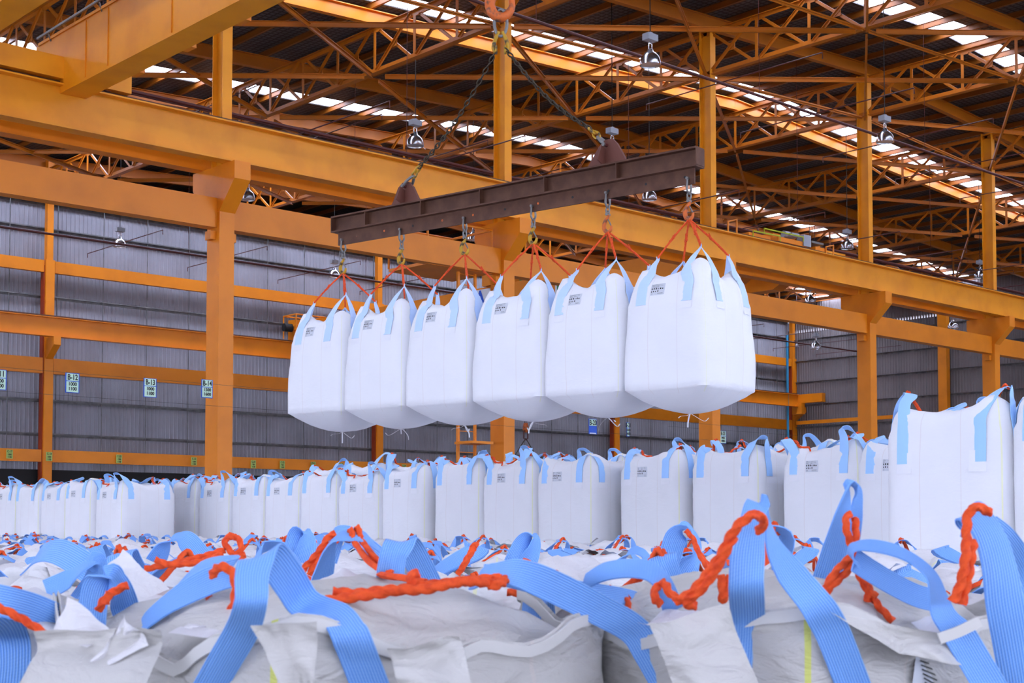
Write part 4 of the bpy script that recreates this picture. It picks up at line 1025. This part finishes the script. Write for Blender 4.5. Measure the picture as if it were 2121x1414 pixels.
# ---- the two nearest bags and the loops right in front of the lens
def near_bag(seed, cx, cy, H, label, corners_auto, ropes=True):
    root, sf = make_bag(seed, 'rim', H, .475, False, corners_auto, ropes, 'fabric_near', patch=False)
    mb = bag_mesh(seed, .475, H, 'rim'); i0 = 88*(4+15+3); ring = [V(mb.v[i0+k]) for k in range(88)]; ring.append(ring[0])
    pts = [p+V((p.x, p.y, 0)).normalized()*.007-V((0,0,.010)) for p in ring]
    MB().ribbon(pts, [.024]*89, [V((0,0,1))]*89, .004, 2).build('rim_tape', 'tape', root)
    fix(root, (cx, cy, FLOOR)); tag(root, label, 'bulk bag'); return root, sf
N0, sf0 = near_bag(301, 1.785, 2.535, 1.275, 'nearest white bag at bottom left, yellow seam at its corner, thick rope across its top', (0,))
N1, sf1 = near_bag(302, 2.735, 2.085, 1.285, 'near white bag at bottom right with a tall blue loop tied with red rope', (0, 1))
def to_local(o, p):
    q = V(p)-o.location; a = -o.rotation_euler.z
    return V((q.x*cos(a)-q.y*sin(a), q.x*sin(a)+q.y*cos(a), q.z/o.scale[2]))
def vec_local(o, v):
    a = -o.rotation_euler.z; return V((v.x*cos(a)-v.y*sin(a), v.x*sin(a)+v.y*cos(a), v.z))
def owner(p):
    return min(FIELD+[N0, N1], key=lambda o: (V((o.location.x, o.location.y))-V((p.x, p.y))).length)
def W(k):                       # key: (px, py, depth) or (px, py, 'X'|'Y', value)
    if len(k) == 4: return atX(k[0], k[1], k[3]) if k[2] == 'X' else atY(k[0], k[1], k[3])
    return at(*k)
def strap_at(keys, sides, wd, own=None, name='lifting_loop', cup=.05):
    P = [W(k) for k in keys]; o = own or owner(P[0])
    S = [rt*a+up*b+fw*c for a, b, c in sides]; n = 6
    wl = wd if isinstance(wd, list) else [wd]*len(P)
    pts = [to_local(o, p) for p in smooth_path(P, n)]; ss = [vec_local(o, s) for s in lerp_list(S, n)]
    return MB().ribbon(pts, lerp_list(wl, n), ss, .004, 6, cup).build(name, 'strap', o)
def rope_at(paths, r, own=None):
    o = own or owner(W(paths[0][0])); b = MB()
    for ks in paths: b.tube([to_local(o, p) for p in smooth_path([W(k) for k in ks], 10)], r, 14, 3, 70)
    return b.build('tie_rope', 'rope', o)
R_, U_, F_ = (1,0,0), (0,1,0), (0,0,1)
def bandpiece(keys, own, w=.022):      # white tape stitched across a strap at the rim
    P = [W(k) for k in keys]; n = 5; return MB().ribbon([to_local(own, p) for p in smooth_path(P, n)], [w]*((len(P)-1)*n+1), [V((0,0,1))]*((len(P)-1)*n+1), .004, 2).build('rim_tape', 'tape', own)
strap_at([(425,1440,'X',1.298),(465,1370,'X',1.298),(503,1303,'X',1.298),(520,1245,2.36),(522,1190,2.40),(535,1156,2.44),(565,1160,2.50),(600,1205,2.56),(632,1250,2.60),(690,1272,2.55),(722,1310,'Y',2.043),(748,1370,'Y',2.043),(775,1440,'Y',2.043)],
         [(1,.2,0),(1,.2,0),(1,.1,0),(1,0,.2),(1,0,.3),(.9,.3,.6),(.8,.7,.9),(.8,.8,.8),(.8,.6,.8),(.9,.3,.4),(1,-.1,.2),(1,-.1,.1),(1,-.1,.1)], [.06,.06,.06,.055,.058,.062,.068,.07,.068,.068,.068,.068,.068], N0)
strap_at([(18,1440,'X',1.298),(24,1370,'X',1.298),(18,1318,'X',1.29),(-10,1288,2.95),(-60,1285,3.05),(-120,1320,3.2)], [R_,R_,(1,0,.3),(.8,.5,.4),(.5,.5,.7),(0,.3,1)], .085, N0)
strap_at([(265,1330,2.95),(300,1290,2.93),(360,1243,2.9),(430,1205,2.88),(476,1190,2.88),(470,1172,2.95),(410,1185,3.0),(350,1235,3.05),(330,1290,3.1)],
         [(.6,.7,.2),(.5,.8,.2),(.4,.8,.3),(.2,.9,.3),(.0,.7,.7),(.1,.6,.8),(.4,.8,.4),(.6,.7,.3),(.8,.4,.2)], .062, N0)
rope_at([[(440,1192,2.84),(447,1178,2.82),(462,1173,2.80),(480,1184,2.80),(488,1212,2.80),(484,1250,2.81),(468,1285,2.82),(452,1306,2.83),(444,1290,2.85),(437,1260,2.87),(434,1236,2.9)]], .0085, N0)
rope_at([[(1034,1198,2.84),(1000,1200,2.82),(940,1206,2.78),(860,1216,2.74),(790,1228,2.72),(720,1238,2.70),(655,1247,2.70)],
         [(1030,1210,2.82),(960,1204,2.75),(880,1220,2.72),(800,1222,2.72),(740,1229,2.72),(690,1225,2.72)],
         [(1036,1196,2.9),(1044,1202,2.84),(1032,1210,2.80),(1010,1212,2.80)], [(850,1215,2.74),(852,1196,2.74),(862,1188,2.76)]], .0095, N0)
strap_at([(985,1202,2.98),(1012,1190,2.90),(1060,1186,2.86),(1110,1200,2.88),(1165,1224,2.92),(1240,1262,2.96),(1310,1302,2.99),(1345,1350,2.99),(1395,1440,2.98)],
         [(0,.2,1),(0,.4,1),(.1,.8,.7),(.3,.9,.4),(.5,.9,.3),(.7,.8,.2),(.9,.4,.1),(1,.1,0),(1,0,0)], [.05,.06,.066,.068,.068,.066,.066,.07,.07], N0)
strap_at([(1010,1188,3.0),(1090,1200,3.05),(1180,1225,3.1),(1290,1240,3.2),(1350,1250,3.3)], [(0,.5,.8),(.2,.9,.4),(.3,.9,.3),(.1,.6,.6),(0,.3,1)], .055, N0)
strap_at([(806,1230,3.30),(810,1180,3.28),(818,1142,3.28),(832,1124,3.32),(850,1138,3.38),(868,1170,3.42),(890,1215,3.45)], [(1,0,.2),(1,0,.3),(1,0,.6),(.9,0,1),(.9,.3,.8),(.9,.2,.4),(1,0,.3)], .066)
strap_at([(1540,1440,'X',2.255),(1545,1360,'X',2.255),(1549,1285,'X',2.25),(1546,1215,2.68),(1550,1140,2.70),(1560,1075,2.72),(1568,1046,2.75),(1582,1050,2.78),(1590,1085,2.78),(1606,1135,2.76),(1640,1190,2.73),(1688,1250,2.70),(1720,1300,'Y',1.603),(1745,1360,'Y',1.603),(1775,1440,'Y',1.603)],
         [R_,R_,R_,(1,0,.1),(1,0,.2),(1,0,.3),(.9,0,.8),(.4,0,1),(.3,.2,1),(.5,.4,.8),(.7,.5,.5),(.9,.4,.3),R_,R_,R_], [.068]*5+[.05,.045,.045,.05,.058]+[.068]*5, N1)
rope_at([[(1571,1100,2.68),(1580,1085,2.66),(1576,1070,2.64),(1556,1068,2.62),(1532,1085,2.62),(1512,1112,2.63),(1492,1150,2.64),(1462,1192,2.66),(1430,1228,2.68),(1400,1244,2.70)],
         [(1520,1110,2.64),(1506,1136,2.63),(1478,1186,2.65),(1446,1226,2.67),(1420,1246,2.69),(1440,1256,2.7)],
         ], .0088, N1)
rope_at([[(1402,1240,2.9),(1388,1228,2.9),(1378,1210,2.92),(1366,1206,2.95),(1358,1222,2.92),(1356,1238,2.9),(1366,1250,2.92)]], .0085, N1)
rope_at([[(1492,1190,2.95),(1496,1215,2.95),(1497,1242,2.95),(1508,1215,2.95),(1512,1190,2.95)]], .0085, N1)
strap_at([(1395,1262,3.0),(1385,1235,2.96),(1372,1205,2.94),(1345,1182,2.95),(1300,1176,3.0),(1250,1184,3.05),(1210,1205,3.1)], [(1,.1,.3),(.9,.3,.4),(.7,.6,.5),(.3,.8,.6),(.1,.8,.6),(0,.8,.6),(0,.6,.8)], .045, N0)
strap_at([(1700,1262,3.30),(1712,1205,3.28),(1730,1135,3.24),(1746,1065,3.20),(1757,1012,3.18),(1766,1005,3.2),(1775,1022,3.22),(1772,1060,3.24),(1764,1110,3.28),(1752,1170,3.32)],
         [R_,R_,(1,0,.1),(.9,.1,.4),(.4,.1,1),(.2,.2,1),(.6,0,.8),(.8,0,.6),R_,R_], [.07,.07,.06,.045,.035,.035,.04,.04,.04,.05])
rope_at([[(1760,1064,3.14),(1752,1078,3.12),(1755,1104,3.12),(1763,1130,3.13),(1768,1150,3.14)], [(1771,1072,3.14),(1773,1100,3.13),(1771,1132,3.13)],
         [(1786,1148,3.06),(1772,1162,3.05),(1748,1190,3.04),(1722,1214,3.03),(1700,1240,3.03)], [(1764,1152,3.05),(1742,1172,3.04),(1722,1196,3.03),(1702,1232,3.03)],
         [(1776,1168,3.1),(1782,1196,3.1),(1796,1220,3.1),(1812,1244,3.08),(1830,1266,3.06),(1850,1286,3.05)], [(1784,1190,3.1),(1800,1216,3.08),(1796,1246,3.08)], [(1800,1222,3.08),(1815,1236,3.07)]], .0078)
strap_at([(1776,1168,2.98),(1764,1150,2.97),(1770,1134,2.96),(1800,1130,2.95),(1850,1140,2.93),(1895,1162,2.92),(1930,1196,2.90),(1944,1240,2.88),(1956,1276,2.86),(1985,1312,2.84),(2020,1370,2.83),(2062,1440,2.82)],
         [(0,.3,1),(0,.2,1),(0,.2,1),(0,.5,1),(.1,.6,1),(.3,.5,1),(.6,.3,.9),(.9,.1,.6),(1,0,.3),R_,R_,R_], [.05,.045,.045,.045,.045,.045,.05,.055,.062,.066,.066,.066], N1)
strap_at([(1770,1160,2.98),(1800,1180,3.0),(1850,1210,3.04),(1900,1234,3.08),(1950,1246,3.12)], [(.4,.8,.3)]*5, .05, N1)
bandpiece([(1945,1322,2.80),(1985,1308,2.80),(2030,1286,2.80)], N1)
strap_at([(2115,1440,2.9),(2098,1340,2.88),(2082,1250,2.86),(2072,1180,2.86),(2056,1120,2.88),(2034,1082,2.92),(2010,1064,2.98),(2000,1080,3.02)],
         [R_,R_,R_,(1,0,.2),(1,.2,.4),(.9,.3,.8),(.5,.3,1),(.3,0,1)], .078)
strap_at([(2060,1095,3.0),(2090,1130,3.05),(2125,1190,3.1),(2150,1260,3.1)], [(.5,.5,.7),(.8,.4,.3),R_,R_], .06)
rope_at([[(2050,1062,2.86),(2032,1052,2.85),(2014,1054,2.84),(2004,1072,2.84),(2002,1110,2.83),(2000,1150,2.82),(1994,1190,2.82),(1984,1225,2.82),(1972,1246,2.82)],
         [(2016,1122,2.86),(2012,1150,2.84),(2006,1190,2.83),(1998,1225,2.83),(1992,1252,2.83)]], .0092)
strap_at([(1366,1225,4.6),(1384,1165,4.58),(1400,1115,4.55),(1418,1095,4.55),(1436,1112,4.58),(1442,1145,4.6),(1422,1180,4.6),(1402,1225,4.6)], [R_,R_,R_,(.5,.1,1),(.3,0,1),(.5,.3,.8),R_,R_], .075)
rope_at([[(1420,1098,4.5),(1436,1116,4.5),(1446,1140,4.5),(1462,1164,4.5),(1480,1184,4.5)], [(1436,1120,4.5),(1450,1150,4.48),(1466,1178,4.48)]], .0078)
strap_at([(1062,1168,5.6),(1078,1135,5.6),(1096,1112,5.6),(1108,1112,5.6),(1106,1135,5.6),(1092,1165,5.6)], [R_,R_,(.8,0,.6),(.3,0,1),(.7,.2,.7),R_], .075)
strap_at([(1270,1215,5.0),(1284,1170,5.0),(1210+100,1142,5.0),(1335,1150,5.0),(1340,1185,5.0)], [R_,(.8,.3,.5),(.3,.4,1),(.4,.3,1),R_], .06)
strap_at([(60,1172,4.0),(85,1146,3.9),(120,1142,3.85),(165,1165,3.8),(215,1200,3.8)], [(.2,.5,.8),(.1,.6,.8),(.2,.8,.6),(.5,.8,.3),(.7,.6,.2)], .075)
strap_at([(188,1300,3.0),(194,1240,3.0),(206,1202,3.0),(226,1194,3.0),(244,1212,3.05),(258,1255,3.1),(276,1300,3.1)], [R_,R_,(.8,0,.6),(.2,0,1),(.2,.3,1),(.8,0,.5),R_], .062)
rope_at([[(264,1213,2.95),(248,1218,2.94),(232,1228,2.94),(216,1242,2.94),(204,1262,2.95)], [(226,1226,2.93),(218,1250,2.93)]], .0082)
strap_at([(-40,1235,2.9),(20,1248,2.9),(70,1262,2.95),(125,1285,3.0)], [(.2,.9,.3)]*4, .065)
strap_at([(95,1222,3.3),(140,1200,3.3),(180,1170,3.3),(200,1165,3.32),(195,1200,3.34),(165,1245,3.35)], [(.5,.8,.2),(.4,.8,.3),(.1,.5,.9),(.5,0,.9),(1,0,.3),R_], .05)
rope_at([[(-20,1250,2.7),(20,1268,2.7),(60,1290,2.7),(100,1316,2.7)]], .0078)
rope_at([[(490,1150,3.9),(500,1132,3.9),(492,1115,3.9),(478,1110,3.9),(466,1120,3.9),(474,1138,3.9),(494,1152,3.9),(508,1148,3.9)], [(466,1138,3.9),(420,1152,3.9),(360,1166,3.9),(300,1178,3.9)], [(462,1148,3.88),(410,1164,3.88),(350,1168,3.88),(322,1158,3.88)]], .0082)
strap_at([(322,1165,4.6),(345,1125,4.6),(370,1112,4.6),(392,1125,4.6),(425,1165,4.6)], [(.8,.3,.4),(.6,.5,.6),(.2,.3,1),(.6,.6,.4),(.8,.4,.3)], .07)
rope_at([[(695,1104,4.0),(680,1112,4.0),(665,1135,4.0),(645,1160,4.0),(628,1180,4.0),(632,1196,4.0),(652,1202,4.0)], [(698,1116,4.0),(676,1138,4.0),(655,1165,4.0),(640,1190,4.0)]], .0086)
strap_at([(676,1160,4.1),(690,1120,4.08),(700,1105,4.08),(730,1112,4.1),(765,1140,4.15),(790,1162,4.2)], [R_,(.9,.2,.4),(.2,.5,1),(.1,.8,.8),(.4,.8,.5),(.6,.7,.3)], .065)
strap_at([(600,1165,4.8),(612,1130,4.8),(622,1104,4.8),(636,1104,4.8),(634,1135,4.8),(625,1165,4.8)], [R_,R_,(.9,0,.5),(.2,0,1),(.9,0,.5),R_], .075)
rope_at([[(990,1132,4.6),(982,1128,4.6),(975,1146,4.6),(962,1168,4.6),(948,1190,4.6)], [(982,1134,4.6),(968,1156,4.58),(955,1180,4.58)]], .0092)
rope_at([[(1082,1160,4.2),(1110,1172,4.2),(1138,1186,4.2)], [(1075,1168,4.2),(1110,1184,4.2),(1145,1196,4.2)]], .0086)
rope_at([[(1050,1226,3.6),(1080,1228,3.6),(1118,1222,3.6)]], .0086)
def film_at(keys, seed, amp, own, n=16, mat='film'):
    P = [W(k) for k in keys]; vs = []
    for j in range(n+1):
        for i in range(n+1):
            u_, v_ = i/n, j/n; p = (P[0]*(1-u_)+P[1]*u_)*(1-v_)+(P[3]*(1-u_)+P[2]*u_)*v_
            e = 4*u_*(1-u_)+4*v_*(1-v_)
            p = p+fw*(amp*(nz(u_*1.6+seed, v_*1.6, 1)*1.6+.4*(1-2*abs(nz(u_*2.6, v_*2.6+seed, 2)))))+up*(amp*.25*nz(u_*2, v_*2, seed))
            vs.append(to_local(own, p))
    return MB().add(vs, [(j*(n+1)+i, j*(n+1)+i+1, (j+1)*(n+1)+i+1, (j+1)*(n+1)+i) for j in range(n) for i in range(n)], None, True).build('top_flap', mat, own)
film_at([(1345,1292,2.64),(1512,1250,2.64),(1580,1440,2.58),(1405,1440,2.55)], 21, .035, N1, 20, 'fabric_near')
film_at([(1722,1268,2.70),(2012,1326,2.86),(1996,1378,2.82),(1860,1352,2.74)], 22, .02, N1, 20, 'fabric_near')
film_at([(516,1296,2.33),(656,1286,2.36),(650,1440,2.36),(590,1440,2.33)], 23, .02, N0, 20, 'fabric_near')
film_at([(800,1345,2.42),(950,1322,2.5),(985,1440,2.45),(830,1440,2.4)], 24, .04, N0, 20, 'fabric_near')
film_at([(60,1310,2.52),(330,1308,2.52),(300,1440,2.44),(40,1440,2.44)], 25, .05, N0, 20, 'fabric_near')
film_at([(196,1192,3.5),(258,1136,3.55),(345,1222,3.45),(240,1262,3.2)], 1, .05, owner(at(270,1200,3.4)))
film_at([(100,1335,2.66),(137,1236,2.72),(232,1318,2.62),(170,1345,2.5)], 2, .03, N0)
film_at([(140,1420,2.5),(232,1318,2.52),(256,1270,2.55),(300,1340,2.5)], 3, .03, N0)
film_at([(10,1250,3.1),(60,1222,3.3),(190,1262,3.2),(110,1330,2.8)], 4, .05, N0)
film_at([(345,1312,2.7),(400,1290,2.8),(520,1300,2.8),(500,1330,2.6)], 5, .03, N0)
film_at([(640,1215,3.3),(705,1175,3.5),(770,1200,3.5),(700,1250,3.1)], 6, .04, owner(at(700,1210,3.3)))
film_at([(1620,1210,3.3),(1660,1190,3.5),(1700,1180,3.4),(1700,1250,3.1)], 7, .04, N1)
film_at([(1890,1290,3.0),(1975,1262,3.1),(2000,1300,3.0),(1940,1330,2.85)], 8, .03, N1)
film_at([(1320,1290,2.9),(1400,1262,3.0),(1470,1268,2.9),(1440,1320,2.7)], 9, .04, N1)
# printed lettering film on the near right bag
b = MB(); S_ = [W((px, py, 'Y', 1.600)) for px, py in ((1898,1352),(2006,1392),(1996,1440),(1888,1432))]
b.add([to_local(N1, s_) for s_ in S_], [(0,1,2,3)]); lb = b.build('printed_label', 'paper', N1)
b = MB()
for k in range(6):
    y0 = 1366+k*9; P_ = [W((px, py, 'Y', 1.597)) for px, py in ((1906+k*2, y0),(1985-k*6, y0+26),(1984-k*6, y0+29),(1905+k*2, y0+3))]
    b.add([to_local(N1, s_) for s_ in P_], [(0,1,2,3)])
b.build('printed_lines', 'ink', lb)

# ------------------------------------------------------------ lift everything from eye-height coordinates to the floor at zero
for o in list(bpy.data.objects):
    if o.parent is None and o.type != 'CAMERA': o.location.z += CAM_Z
